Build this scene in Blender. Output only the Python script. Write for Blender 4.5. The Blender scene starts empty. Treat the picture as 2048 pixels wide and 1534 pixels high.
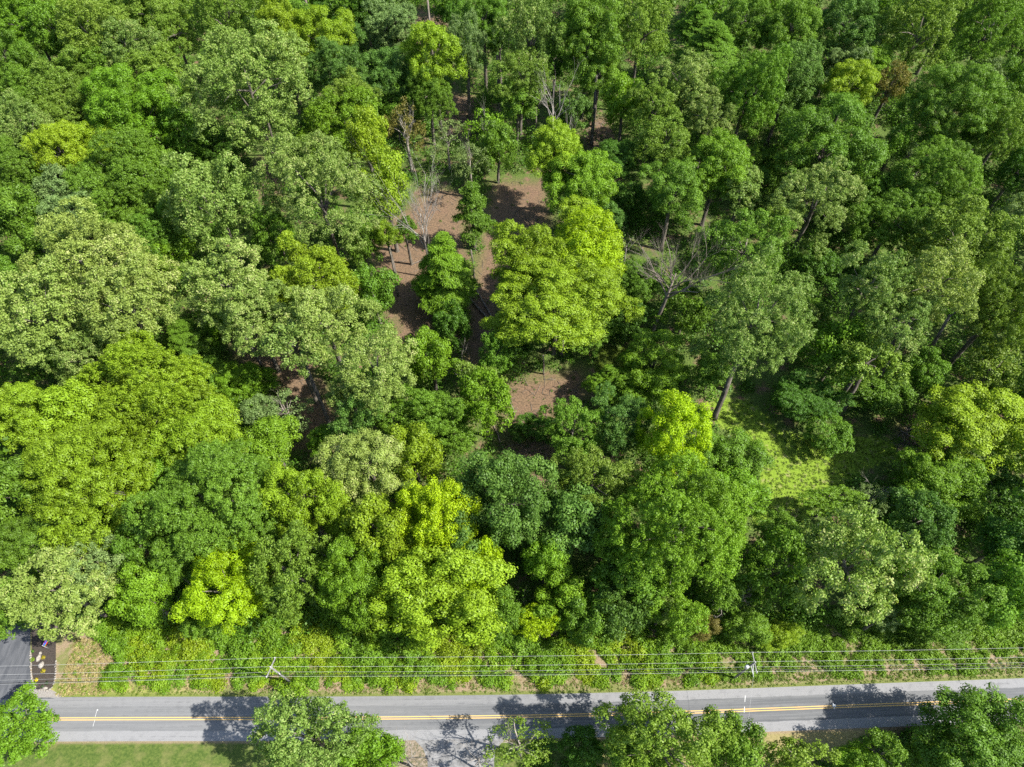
import bpy, math, random
import numpy as np
from mathutils import Vector
R_ = math.radians
scene = bpy.context.scene
COL = scene.collection

# ------------------------------------------------------------------ camera, sky, sun, exposure
CAM_H, TILT, FPX = 105.0, R_(34.3), 2048 * 24 / 36
cam = bpy.data.cameras.new('camera'); cam.lens = 24; cam.sensor_width = 36
cam.clip_start = 1; cam.clip_end = 6000
camo = bpy.data.objects.new('camera', cam); COL.objects.link(camo)
camo.location = (0, 0, CAM_H); camo.rotation_euler = (TILT, 0, 0)
scene.camera = camo

SUN_EL = R_(50)
SHADOW = Vector((-1.0, 0.22, 0)).normalized()          # ground direction in which shadows fall
w = bpy.data.worlds.new('World'); scene.world = w; w.use_nodes = True
nt = w.node_tree; nt.nodes.clear()
sky = nt.nodes.new('ShaderNodeTexSky'); sky.sky_type = 'NISHITA'; sky.sun_disc = False
sky.sun_elevation = SUN_EL; sky.sun_rotation = math.atan2(-SHADOW.x, -SHADOW.y)
bg = nt.nodes.new('ShaderNodeBackground'); bg.inputs[1].default_value = 0.11
wo = nt.nodes.new('ShaderNodeOutputWorld')
nt.links.new(sky.outputs[0], bg.inputs[0]); nt.links.new(bg.outputs[0], wo.inputs[0])
sl = bpy.data.lights.new('sun', 'SUN'); sl.energy = 4.6; sl.angle = R_(0.53); sl.color = (1, .962, .89)
so = bpy.data.objects.new('sun', sl); COL.objects.link(so)
sd = Vector((SHADOW.x * math.cos(SUN_EL), SHADOW.y * math.cos(SUN_EL), -math.sin(SUN_EL)))
so.rotation_euler = sd.to_track_quat('-Z', 'Y').to_euler(); so.location = (120, -40, 150)
vs = scene.view_settings; vs.view_transform = 'Standard'; vs.look = 'None'; vs.gamma = 1; vs.exposure = 1.12
scene.cycles.max_bounces = 6; scene.cycles.diffuse_bounces = 4; scene.cycles.transmission_bounces = 4
scene.cycles.use_denoising = False

# ------------------------------------------------------------------ helpers
def ray(u, v):
    xc, yc = (u - 1024) / FPX, -(v - 767) / FPX
    return np.array((xc, yc * math.cos(TILT) + math.sin(TILT), yc * math.sin(TILT) - math.cos(TILT)))
def at(u, v, z=0.0):
    d = ray(u, v); t = (CAM_H - z) / -d[2]
    return np.array((d[0] * t, d[1] * t, z))
def props(o, label=None, cat=None, group=None, kind=None):
    if label: o['label'] = label
    if cat: o['category'] = cat
    if group: o['group'] = group
    if kind: o['kind'] = kind
    return o
def empty(name, loc):
    o = bpy.data.objects.new(name, None); COL.objects.link(o); o.location = loc; o.empty_display_size = .5
    return o
def link(name, me, parent=None):
    o = bpy.data.objects.new(name, me); COL.objects.link(o)
    if parent is not None: o.parent = parent
    return o
def mesh(name, verts, faces, mat, smooth=False):
    me = bpy.data.meshes.new(name); me.from_pydata([tuple(map(float, v)) for v in verts], [], faces)
    me.materials.append(mat)
    if smooth: me.polygons.foreach_set('use_smooth', [True] * len(me.polygons))
    me.update(); return me
def quads_mesh(name, V, mat, tint=None):
    """V: (n,4,3) array of separate leaf quads"""
    n = len(V); me = bpy.data.meshes.new(name)
    me.vertices.add(n * 4); me.vertices.foreach_set('co', V.reshape(-1).astype(np.float32))
    me.loops.add(n * 4); me.loops.foreach_set('vertex_index', np.arange(n * 4, dtype=np.int32))
    me.polygons.add(n); me.polygons.foreach_set('loop_start', np.arange(0, n * 4, 4, dtype=np.int32))
    me.update(calc_edges=True)
    if tint is not None:
        a = me.attributes.new('tint', 'FLOAT', 'FACE'); a.data.foreach_set('value', tint.astype(np.float32))
    me.materials.append(mat); return me

class MB:
    def __init__(s): s.v, s.f = [], []
    def tube(s, pts, rad, n=6, cap=True):
        pts = [Vector(p) for p in pts]; b = len(s.v)
        up = Vector((0, 0, 1)); 
        for i, p in enumerate(pts):
            d = (pts[min(i + 1, len(pts) - 1)] - pts[max(i - 1, 0)]).normalized()
            a = d.cross(Vector((1, 0.13, 0.07)) if abs(d.x) < .8 else Vector((.1, 1, .2))).normalized(); c = d.cross(a)
            for k in range(n):
                t = 2 * math.pi * k / n
                s.v.append(p + (a * math.cos(t) + c * math.sin(t)) * rad[i])
        for i in range(len(pts) - 1):
            for k in range(n):
                s.f.append((b + i * n + k, b + i * n + (k + 1) % n, b + (i + 1) * n + (k + 1) % n, b + (i + 1) * n + k))
        if cap:
            s.f.append(tuple(b + k for k in range(n))[::-1]); e = b + (len(pts) - 1) * n
            s.f.append(tuple(e + k for k in range(n)))
    def box(s, c, size, rz=0):
        b = len(s.v); ca, sa = math.cos(rz), math.sin(rz)
        for dz in (-1, 1):
            for dx, dy in ((-1, -1), (1, -1), (1, 1), (-1, 1)):
                x, y = dx * size[0] / 2, dy * size[1] / 2
                s.v.append(Vector((c[0] + x * ca - y * sa, c[1] + x * sa + y * ca, c[2] + dz * size[2] / 2)))
        for f in ((3, 2, 1, 0), (4, 5, 6, 7), (0, 1, 5, 4), (1, 2, 6, 5), (2, 3, 7, 6), (3, 0, 4, 7)): s.f.append(tuple(b + i for i in f))
    def blob(s, c, r, rng, seg=8, rings=5, jit=.15):
        b = len(s.v); c = Vector(c)
        s.v.append(c + Vector((0, 0, -r[2])))
        for i in range(1, rings):
            ph = -math.pi / 2 + math.pi * i / rings
            for k in range(seg):
                t = 2 * math.pi * k / seg; j = 1 + rng.uniform(-jit, jit)
                s.v.append(c + Vector((r[0] * math.cos(ph) * math.cos(t) * j, r[1] * math.cos(ph) * math.sin(t) * j, r[2] * math.sin(ph) * j)))
        s.v.append(c + Vector((0, 0, r[2]))); top = len(s.v) - 1
        for k in range(seg):
            s.f.append((b, b + 1 + (k + 1) % seg, b + 1 + k))
            for i in range(rings - 2):
                o = b + 1 + i * seg
                s.f.append((o + k, o + (k + 1) % seg, o + seg + (k + 1) % seg, o + seg + k))
            o = b + 1 + (rings - 2) * seg
            s.f.append((o + k, o + (k + 1) % seg, top))
    def mesh(s, name, mat, smooth=True): return mesh(name, s.v, s.f, mat, smooth)

# ------------------------------------------------------------------ materials
class G:
    def __init__(s, name):
        s.m = bpy.data.materials.new(name); s.m.use_nodes = True; s.t = s.m.node_tree; s.t.nodes.clear()
        s.out = s.n('OutputMaterial')
    def n(s, typ, **kw):
        x = s.t.nodes.new('ShaderNode' + typ)
        for k, v in kw.items(): setattr(x, k, v)
        return x
    def l(s, a, b): s.t.links.new(a, b)
    def put(s, sock, v):
        if hasattr(v, 'node'): s.l(v, sock)
        else: sock.default_value = v
    def math(s, op, a, b=0.0, c=None, clamp=False):
        x = s.n('Math', operation=op, use_clamp=clamp); s.put(x.inputs[0], a); s.put(x.inputs[1], b)
        if c is not None: s.put(x.inputs[2], c)
        return x.outputs[0]
    def mix(s, f, a, b, mode='MIX'):
        x = s.n('Mix', data_type='RGBA', blend_type=mode)
        s.put(x.inputs[0], f); s.put(x.inputs[6], a if hasattr(a, 'node') else (*a, 1)); s.put(x.inputs[7], b if hasattr(b, 'node') else (*b, 1))
        return x.outputs[2]
    def noise(s, vec, scale, detail=3, rough=.55):
        x = s.n('TexNoise'); x.inputs['Scale'].default_value = scale; x.inputs['Detail'].default_value = detail
        x.inputs['Roughness'].default_value = rough; s.l(vec, x.inputs['Vector']); return x.outputs[0]
    def ramp(s, f, a, b):
        x = s.n('MapRange', interpolation_type='SMOOTHSTEP'); s.put(x.inputs[0], f); x.inputs[1].default_value = a; x.inputs[2].default_value = b
        return x.outputs[0]
    def pos(s): return s.n('NewGeometry').outputs['Position']
    def mapv(s, vec, scale):
        x = s.n('Mapping'); s.l(vec, x.inputs[0]); x.inputs['Scale'].default_value = scale; return x.outputs[0]
    def done(s, col, rough=.85, bump=None, dist=.05, spec=.25):
        b = s.n('BsdfPrincipled'); s.put(b.inputs['Base Color'], col if hasattr(col, 'node') else (*col, 1))
        s.put(b.inputs['Roughness'], rough); b.inputs['Specular IOR Level'].default_value = spec
        if bump is not None:
            q = s.n('Bump'); q.inputs['Distance'].default_value = dist; q.inputs['Strength'].default_value = .7
            s.l(bump, q.inputs['Height']); s.l(q.outputs[0], b.inputs['Normal'])
        s.l(b.outputs[0], s.out.inputs[0]); return s.m

def leaf_material(name, trans=.3):
    g = G(name); oi = g.n('ObjectInfo'); ti = g.n('Attribute', attribute_name='tint').outputs['Fac']
    k = g.n('MapRange'); g.l(ti, k.inputs[0]); k.inputs[3].default_value = .58; k.inputs[4].default_value = 1.42
    c = g.mix(1.0, oi.outputs['Color'], k.outputs[0], 'MULTIPLY')
    yel = g.mix(.5, c, (.24, .34, .015)); c = g.mix(g.math('MULTIPLY', g.ramp(ti, .55, 1.0), .28), c, yel)
    cream = g.math('MULTIPLY', g.ramp(ti, .62, .8), oi.outputs['Alpha'], clamp=True)
    c = g.mix(cream, c, (.42, .42, .17))
    d = g.n('BsdfDiffuse'); g.l(c, d.inputs[0])
    t = g.n('BsdfTranslucent'); tc = g.mix(1.0, c, (1.15, 1.25, .55), 'MULTIPLY'); g.l(tc, t.inputs[0])
    m = g.n('MixShader'); m.inputs[0].default_value = trans; g.l(d.outputs[0], m.inputs[1]); g.l(t.outputs[0], m.inputs[2])
    gl = g.n('BsdfGlossy'); gl.inputs['Roughness'].default_value = .5; gl.inputs[0].default_value = (1, 1, 1, 1)
    m2 = g.n('MixShader'); m2.inputs[0].default_value = .014; g.l(m.outputs[0], m2.inputs[1]); g.l(gl.outputs[0], m2.inputs[2])
    g.l(m2.outputs[0], g.out.inputs[0]); return g.m
def wood(name, a, b, sc=3.0):
    g = G(name); p = g.mapv(g.pos(), (1, 1, .25)); n = g.noise(p, sc, 4); n2 = g.noise(g.pos(), .6, 2)
    c = g.mix(g.ramp(n, .35, .65), a, b); c = g.mix(g.math('MULTIPLY', g.ramp(n2, .5, .7), .4), c, (.06, .07, .035))
    return g.done(c, .9, n, .04)
def plain(name, a, b, sc=4.0, rough=.7):
    g = G(name); n = g.noise(g.pos(), sc, 3); return g.done(g.mix(g.ramp(n, .3, .7), a, b), rough)

LEAF = leaf_material('foliage')
BARK = wood('bark', (.085, .07, .055), (.19, .165, .135))
DEAD = wood('dead_wood', (.2, .175, .15), (.4, .36, .315), 2.0)
DULL = wood('weathered_wood', (.13, .105, .085), (.25, .21, .17))
POLEM = wood('grey_timber', (.17, .165, .16), (.28, .275, .27), 5)
METAL = plain('light_metal', (.55, .56, .57), (.7, .7, .7), 6, .35)
WIRE = plain('wire_metal', (.38, .38, .37), (.5, .5, .48), 1, .4)
CABLE = plain('cable_sheath', (.03, .03, .03), (.05, .05, .05), 1, .5)
STONE = plain('pale_stone', (.2, .18, .155), (.36, .33, .29), 5, .9)
TWIG = wood('twig_wood', (.22, .19, .15), (.36, .32, .27), 3)
# ------------------------------------------------------------------ ground, road, verges
LITTER_PX = [[(985,365),(1098,362),(1100,450),(1040,480),(1005,540),(1000,640),(960,735),(925,735),(935,600),(955,520)],
    [(730,480),(860,380),(930,380),(935,540),(870,600),(880,690),(800,690),(770,600)],
    [(885,180),(950,190),(945,275),(890,270)], [(1010,760),(1160,740),(1180,800),(1090,850),(1030,870),(1000,850)],
    [(1000,880),(1120,880),(1110,960),(1090,1020),(1040,980)], [(440,650),(580,660),(700,870),(640,960),(560,780),(480,720)],
    [(780,30),(900,30),(900,110),(800,110)], [(1165,240),(1220,230),(1220,290),(1165,300)], [(515,320),(570,320),(570,390),(520,400)],
    [(1800,850),(1850,850),(1850,905),(1790,900)]]
GLADE_PX = [[(1420,800),(1500,800),(1560,860),(1640,880),(1700,870),(1790,880),(1800,915),(1730,940),(1650,1000),(1600,1050),(1500,1050),(1520,960),(1500,880),(1430,850)],
    [(1200,690),(1260,700),(1250,760),(1190,740)]]
LITTER = [[at(u, v)[:2] for u, v in p] for p in LITTER_PX]
GLADE = [[at(u, v)[:2] for u, v in p] for p in GLADE_PX]
def inside(P, poly):
    """points (n,2) in polygon"""
    x, y = P[:, 0], P[:, 1]; r = np.zeros(len(P), bool); q = np.array(poly); j = len(q) - 1
    for i in range(len(q)):
        xi, yi, xj, yj = *q[i], *q[j]
        r ^= ((yi > y) != (yj > y)) & (x < (xj - xi) * (y - yi) / ((yj - yi) or 1e-9) + xi); j = i
    return r
def edge_dist(P, poly):
    q = np.array(poly); d = np.full(len(P), 1e9)
    for i in range(len(q)):
        a, b = q[i - 1], q[i]; ab = b - a
        t = np.clip(((P - a) @ ab) / (ab @ ab), 0, 1); d = np.minimum(d, np.linalg.norm(P - (a + t[:, None] * ab), axis=1))
    return d
def area_mask(P, polys, soft):
    m = np.zeros(len(P))
    for q in polys:
        s = np.where(inside(P, q), 1, -1) * edge_dist(P, q); m = np.maximum(m, np.clip(s / soft + .5, 0, 1))
    return m

xs = np.concatenate([[-2500, -1200, -600, -350, -260], np.arange(-200, 201, 1.0), [260, 350, 600, 1200, 2500]])
ys = np.concatenate([[-1500, -600, -250, -120, -60], np.arange(-30, 271, 1.0), [330, 450, 800, 1600, 3500]])
XX, YY = np.meshgrid(xs, ys); P = np.stack([XX.ravel(), YY.ravel()], 1); nx, ny = len(xs), len(ys)
I = np.arange(nx * ny).reshape(ny, nx)
F = np.stack([I[:-1, :-1], I[:-1, 1:], I[1:, 1:], I[1:, :-1]], -1).reshape(-1, 4)
me = bpy.data.meshes.new('ground'); me.vertices.add(len(P)); me.vertices.foreach_set('co', np.c_[P, np.zeros(len(P))].astype(np.float32).ravel())
me.loops.add(F.size); me.loops.foreach_set('vertex_index', F.astype(np.int32).ravel())
me.polygons.add(len(F)); me.polygons.foreach_set('loop_start', np.arange(0, F.size, 4, dtype=np.int32)); me.update(calc_edges=True)
for nm, val in (('glade', area_mask(P, GLADE, 3.0)), ('litter', area_mask(P, LITTER, 4.0))):
    a = me.attributes.new(nm, 'FLOAT', 'POINT'); a.data.foreach_set('value', val.astype(np.float32))
g = G('forest_floor'); p = g.pos()
n1 = g.noise(p, 3.2, 5, .65); n2 = g.noise(p, .35, 3); n3 = g.noise(p, 9, 3, .7); n4 = g.noise(p, .9, 3)
brown = g.mix(g.ramp(n1, .3, .7), (.085, .057, .038), (.235, .145, .09))
brown = g.mix(g.math('MULTIPLY', g.ramp(n3, .58, .75), .7), brown, (.4, .29, .195))
brown = g.mix(g.math('MULTIPLY', g.ramp(n4, .55, .72), .6), brown, (.07, .05, .04))
grn = g.mix(g.ramp(n1, .35, .65), (.045, .085, .014), (.1, .16, .025))
lit = g.n('Attribute', attribute_name='litter').outputs['Fac']; gla = g.n('Attribute', attribute_name='glade').outputs['Fac']
f1 = g.math('MULTIPLY', g.ramp(n2, .3, .5), g.math('SUBTRACT', .92, g.math('MULTIPLY', lit, .86)))
c = g.mix(f1, brown, grn)
f2 = g.ramp(g.math('ADD', gla, g.math('MULTIPLY', g.math('SUBTRACT', n4, .5), 1.5)), .38, .62)
gras = g.mix(g.ramp(n1, .3, .7), (.13, .21, .016), (.2, .29, .028)); gras = g.mix(g.math('MULTIPLY', g.ramp(n4, .54, .7), .6), gras, (.27, .22, .12))
c = g.mix(f2, c, gras)
me.materials.append(g.done(c, .95, n3, .12))
props(link('ground', me), kind='structure')

# road: edges and centre traced on the ground
TOPE = [(-500,1398),(0,1396),(280,1393),(700,1390.5),(1040,1387.5),(1380,1383.5),(1700,1371.5),(2048,1358),(2500,1338)]
CENT = [(-500,1441),(0,1438.5),(280,1437),(700,1437),(1040,1433),(1380,1425),(1700,1412),(2048,1399.5),(2500,1382)]
BOTE = [(-500,1484),(0,1483),(280,1482),(700,1481.5),(1040,1478),(1380,1472.5),(1700,1459),(2048,1443),(2500,1424)]
def curve(px, n=160):
    W = np.array([at(u, v)[:2] for u, v in px]); x = np.linspace(W[0, 0], W[-1, 0], n)
    y = np.interp(x, W[:, 0], W[:, 1])
    for _ in range(60): y[1:-1] = .25 * y[:-2] + .5 * y[1:-1] + .25 * y[2:]
    return np.stack([x, y], 1)
ET, EC, EB = curve(TOPE), curve(CENT), curve(BOTE)
HALF = float(np.mean(ET[:, 1] - EB[:, 1])) / 2
def strip(name, edge0, offs, z, mat, rows=None, jitter=0, seed=1, parent=None):
    """ribbon along an edge; offs = list of y offsets (metres, + away up the picture); UV = (x metres, offset)"""
    rng = np.random.default_rng(seed); V = []; UV = []; n = len(edge0)
    for k, o in enumerate(offs):
        j = rng.normal(0, jitter, n) if jitter and k in (0, len(offs) - 1) else np.zeros(n)
        for i in range(n): V.append((edge0[i, 0], edge0[i, 1] + o + j[i], z)); UV.append((edge0[i, 0], o))
    Fc = [(k * n + i, k * n + i + 1, (k + 1) * n + i + 1, (k + 1) * n + i) for k in range(len(offs) - 1) for i in range(n - 1)]
    me = mesh(name, V, Fc, mat); uv = me.uv_layers.new(name='UVMap')
    uv.data.foreach_set('uv', np.array([UV[l.vertex_index] for l in me.loops], np.float32).ravel())
    return link(name, me, parent)
ROADW = [-HALF, -HALF * .5, 0, HALF * .5, HALF]
g = G('road_asphalt'); uv = g.n('UVMap').outputs[0]; sp = g.n('SeparateXYZ'); g.l(uv, sp.inputs[0]); x_, y_ = sp.outputs[0], sp.outputs[1]
fine = g.noise(g.pos(), 16, 4, .75); med = g.noise(g.pos(), 1.1, 4); stre = g.noise(g.mapv(uv, (.06, 3.2, 1)), 1.0, 5, .7)
wob = g.math('MULTIPLY', g.math('SUBTRACT', g.noise(g.mapv(uv, (.5, .5, 1)), 1.0, 3), .5), .35)
yy = g.math('ADD', y_, wob)
up = g.ramp(yy, HALF - 1.28, HALF - 1.12); dn = g.ramp(g.math('MULTIPLY', yy, -1.0), HALF - 1.3, HALF - 1.2)
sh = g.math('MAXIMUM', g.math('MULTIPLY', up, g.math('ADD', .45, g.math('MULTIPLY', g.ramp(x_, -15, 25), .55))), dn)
trk = g.noise(g.mapv(uv, (.012, 1.5, 1)), 1.0, 2, .5); lane = g.mix(g.ramp(stre, .3, .7), (.092, .096, .101), (.165, .166, .166)); lane = g.mix(g.math('MULTIPLY', g.ramp(trk, .45, .62), .5), lane, (.085, .088, .094))
shc = g.mix(g.ramp(fine, .35, .65), (.17, .17, .175), (.275, .272, .27))
c = g.mix(sh, lane, shc)
c = g.mix(g.math('MULTIPLY', g.ramp(fine, .5, .72), .3), c, (.28, .275, .27))
c = g.mix(g.math('MULTIPLY', g.ramp(med, .52, .7), .25), c, (.085, .087, .09))
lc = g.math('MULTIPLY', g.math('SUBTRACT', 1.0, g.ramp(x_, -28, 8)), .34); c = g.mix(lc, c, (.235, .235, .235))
lst = g.noise(g.mapv(uv, (.03, 9, 1)), 1.0, 3, .6); c = g.mix(g.math('MULTIPLY', g.math('MULTIPLY', g.ramp(lst, .56, .64), g.ramp(med, .4, .6)), .5), c, (.07, .07, .073))
ASPH = g.done(c, .88, fine, .015)
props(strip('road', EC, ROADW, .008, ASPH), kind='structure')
g = G('yellow_paint'); n = g.noise(g.pos(), 7, 4, .7); YEL = g.done(g.mix(g.ramp(n, .55, .75), (.6, .39, .13), (.38, .29, .15)), .7)
props(strip('yellow_line', EC, [.08, .2], .013, YEL), kind='structure')
props(strip('yellow_line', EC, [-.2, -.08], .013, YEL), kind='structure')

def verge_mat(name, side):
    g = G(name); uv = g.n('UVMap').outputs[0]; sp = g.n('SeparateXYZ'); g.l(uv, sp.inputs[0]); x_, y_ = sp.outputs[0], sp.outputs[1]
    n1 = g.noise(g.pos(), 2.6, 4, .65); n2 = g.noise(g.pos(), .5, 3); n3 = g.noise(g.pos(), 11, 3, .7)
    tan = g.mix(g.ramp(n3, .35, .68), (.14, .1, .06), (.37, .28, .18)); grn = g.mix(g.ramp(n3, .35, .65), (.06, .1, .015), (.15, .19, .03))
    if side > 0:
        straw = g.mix(g.ramp(n1, .4, .6), (.33, .28, .12), (.24, .25, .06))
        left = g.math('SUBTRACT', 1.0, g.ramp(x_, -52, -38))
        b = g.mix(g.math('MULTIPLY', left, g.math('SUBTRACT', 1.0, g.ramp(y_, 1.2, 2.6))), tan, straw)
        f = g.math('MAXIMUM', g.math('MULTIPLY', g.math('SUBTRACT', 1.0, g.ramp(g.math('ADD', y_, g.math('MULTIPLY', g.math('SUBTRACT', n1, .5), 1.2)), .25, .75)), .8), g.math('MULTIPLY', g.ramp(n2, .42, .6), .7))
        return g.done(g.mix(f, b, grn), .95, n3, .08)
    lawn = g.mix(g.ramp(n1, .35, .68), (.05, .085, .014), (.105, .14, .028)); lawn = g.mix(g.math('MULTIPLY', g.ramp(n2, .45, .7), .55), lawn, (.18, .17, .06)); lawn = g.mix(g.math('MULTIPLY', g.ramp(n3, .5, .7), .4), lawn, (.04, .07, .012))
    dry = g.mix(g.ramp(n1, .3, .7), (.2, .17, .065), (.29, .24, .11)); dirt = g.mix(g.ramp(n1, .35, .65), (.12, .09, .065), (.26, .21, .15))
    c = g.mix(g.ramp(x_, 5, 18), lawn, dry)
    ed = g.math('SUBTRACT', 1.0, g.ramp(g.math('ADD', g.math('MULTIPLY', y_, -1.0), g.math('MULTIPLY', n1, .5)), .3, .75)); c = g.mix(g.math('MULTIPLY', ed, .8), c, tan)
    d2 = g.math('MULTIPLY', g.ramp(x_, -19.5, -17.5), g.math('SUBTRACT', 1.0, g.ramp(x_, -11, -9.5))); c = g.mix(g.math('MULTIPLY', d2, g.ramp(n1, .25, .55)), c, dirt)
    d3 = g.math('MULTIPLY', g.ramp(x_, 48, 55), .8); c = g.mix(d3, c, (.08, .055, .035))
    return g.done(c, .95, n3, .06)
VERGE, LAWN = verge_mat('verge_litter', 1), verge_mat('lawn_grass', -1)
ETe = EC + [0, HALF]; EBe = EC - [0, HALF]
props(strip('verge', ETe, [-.12, .5, 1.2, 2.4, 4.5, 9.0], .004, VERGE, jitter=.1), kind='structure')
props(strip('lawn', EBe, [.12, -.4, -1.2, -4, -9, -24], .004, LAWN, jitter=.1, seed=4), kind='structure')

def ground_poly(name, px, z, mat, kind='structure'):
    V = [(*at(u, v)[:2], z) for u, v in px]
    me = mesh(name, V, [tuple(range(len(V)))], mat); 
    if me.polygons[0].normal.z < 0: me.flip_normals()
    return props(link(name, me), kind=kind)
g = G('driveway_asphalt'); fine = g.noise(g.pos(), 14, 4, .75); med = g.noise(g.mapv(g.pos(), (1.4, .25, 1)), 1.0, 4)
DRV = g.done(g.mix(g.math('MULTIPLY', g.ramp(fine, .5, .7), .35), g.mix(g.ramp(med, .35, .65), (.06, .064, .072), (.1, .103, .11)), (.22, .22, .22)), .88, fine, .015)
DRV2 = plain('worn_asphalt', (.13, .128, .125), (.24, .235, .23), 1.3, .9)
PATCH = plain('tan_asphalt', (.2, .18, .16), (.28, .26, .235), 6, .9)
ground_poly('driveway', [(-260,1180),(60,1180),(61,1290),(61,1345),(66,1372),(82,1389),(110,1397.5),(-260,1400)], .012, DRV)
ground_poly('driveway', [(830,1480.5),(846,1497),(855,1520),(858,1600),(990,1600),(988,1520),(992,1497),(1012,1477)], .012, DRV2)
ground_poly('driveway_patch', [(52,1379),(84,1379),(104,1380),(124,1391),(120,1395),(48,1395)], .016, PATCH)
MULCH = plain('dark_mulch', (.028, .024, .02), (.075, .06, .05), 8, .95)
ground_poly('garden_bed', [(63,1250),(112,1250),(112,1348),(106,1372),(100,1379),(76,1379),(69,1368),(64,1345)], .02, MULCH)
VIV = plain('white_paint_and_wire', (.6, .6, .58), (.75, .75, .73), 8, .7)
def mark(a, b, w, name='white_mark'):
    A, B = at(*a), at(*b); d = (B - A) / np.linalg.norm(B - A); n = np.array((-d[1], d[0], 0)) * w / 2
    V = [A - n, B - n, B + n, A + n]
    for q in V: q[2] = .017
    return props(link(name, mesh(name, V, [(0, 1, 2, 3)], VIV)), kind='structure')
mark((194,1421), (190.5,1434), .035); mark((195,1419), (195,1421), .16); mark((189.8,1440), (186,1453), .035)
mark((1665,1411.5), (1672,1411), .3); mark((1666,1406.5), (1667,1409), .12); mark((1668,1413), (1668.6,1418), .12)
mark((1490.5,1391), (1489.6,1404), .06); mark((1489.2,1413), (1488.2,1425), .06)  # bright stretches of the service wire overhead, imitated as dashes painted on the road

# ------------------------------------------------------------------ garden bed details
rng = random.Random(5)
def stones():
    path = [(61.5,1300),(62,1345),(66.5,1368),(76,1380),(92,1381.5),(102,1378.5),(107,1371),(111.5,1350),(112.5,1320)]
    W = [Vector((*at(u, v)[:2], 0)) for u, v in path]; protos = []
    for k in range(3):
        m = MB(); m.blob((0, 0, .07), (.17, .13, .1), rng, 8, 5, .25); protos.append(m.mesh('edging_stone', STONE))
    for a, b in zip(W, W[1:]):
        n = max(1, int((b - a).length / .31))
        for i in range(n):
            p = a.lerp(b, (i + .5) / n); o = link('edging_stone', protos[rng.randrange(3)])
            o.location = (p.x + rng.uniform(-.05, .05), p.y + rng.uniform(-.05, .05), 0); o.rotation_euler.z = rng.uniform(0, 6); o.scale = [rng.uniform(.75, 1.25)] * 3
            props(o, 'small pale stone in the row that edges the dark mulch bed', 'stone', 'edging stones round the mulch bed')
stones()
for (u, v, sx, sy, lab) in ((83.5,1330,.42,.5,'large pale rock in the middle of the mulch bed'), (78,1317,.3,.55,'greyish upright rock beside a yellow shrub in the mulch bed'),
                            (82,1307,.2,.25,'small brownish rock at the shaded end of the mulch bed'), (91,1377,.4,.2,'low wide rock at the road end of the mulch bed')):
    m = MB(); m.blob((0, 0, .15), (sx, sy, .3), rng, 10, 6, .2); o = link('rock', m.mesh('rock', STONE)); o.location = (*at(u, v)[:2], 0); props(o, lab, 'rock')
m = MB()
for s in (-1, 1):
    m.box((s * .16, 0, .2), (.05, .3, .26), .5)
    m.tube([(s * .16, 0, 0), (s * .16, 0, .1)], [.02, .02], 6)
m.box((0, 0, .06), (.4, .05, .05), 0)
o = link('garden_light', m.mesh('garden_light', CABLE, False)); o.location = (*at(78, 1377.5)[:2], .02); props(o, 'small black garden light at the rounded end of the mulch bed', 'garden light')
# rainbow flag on a pole
fl = empty('garden_flag', (*at(100, 1298)[:2], 0)); props(fl, 'rainbow striped flag on a short pole under the pale tree', 'flag')
m = MB(); m.tube([(0, 0, 0), (0, 0, 2.1)], [.025, .02], 8); m.tube([(0, 0, 2.0), (.45, .75, 2.45)], [.015, .012], 6); link('pole', m.mesh('pole', METAL), fl)
g = G('rainbow_cloth'); uvn = g.n('UVMap').outputs[0]; sp = g.n('SeparateXYZ'); g.l(uvn, sp.inputs[0]); cr = g.n('ValToRGB'); cr.color_ramp.interpolation = 'CONSTANT'
cols = [(.55, .02, .02), (.7, .18, .01), (.75, .5, .02), (.03, .3, .05), (.02, .12, .5), (.16, .03, .3)]
while len(cr.color_ramp.elements) < 6: cr.color_ramp.elements.new(.5)
for i, e in enumerate(cr.color_ramp.elements): e.position = i / 6; e.color = (*cols[i], 1)
g.l(sp.outputs[1], cr.inputs[0]); FLAGM = g.done(cr.outputs[0], .7)
V, UV, Fc = [], [], []
for i in range(9):
    for j in range(13):
        s, t = i / 8, j / 12
        V.append((.05 + .42 * s + .1 * math.sin(5 * t), .1 + .7 * s - .25 * t + .06 * math.sin(9 * s), 2.0 + .45 * s - .75 * t + .07 * math.sin(7 * t + 4 * s) + .0)); UV.append((s, min(.999, 1 - t)))
for i in range(8):
    for j in range(12): Fc.append((i * 13 + j, (i + 1) * 13 + j, (i + 1) * 13 + j + 1, i * 13 + j + 1))
me = mesh('cloth', V, Fc, FLAGM, True); uvl = me.uv_layers.new(name='UVMap'); uvl.data.foreach_set('uv', np.array([UV[l.vertex_index] for l in me.loops], np.float32).ravel()); link('cloth', me, fl)

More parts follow.
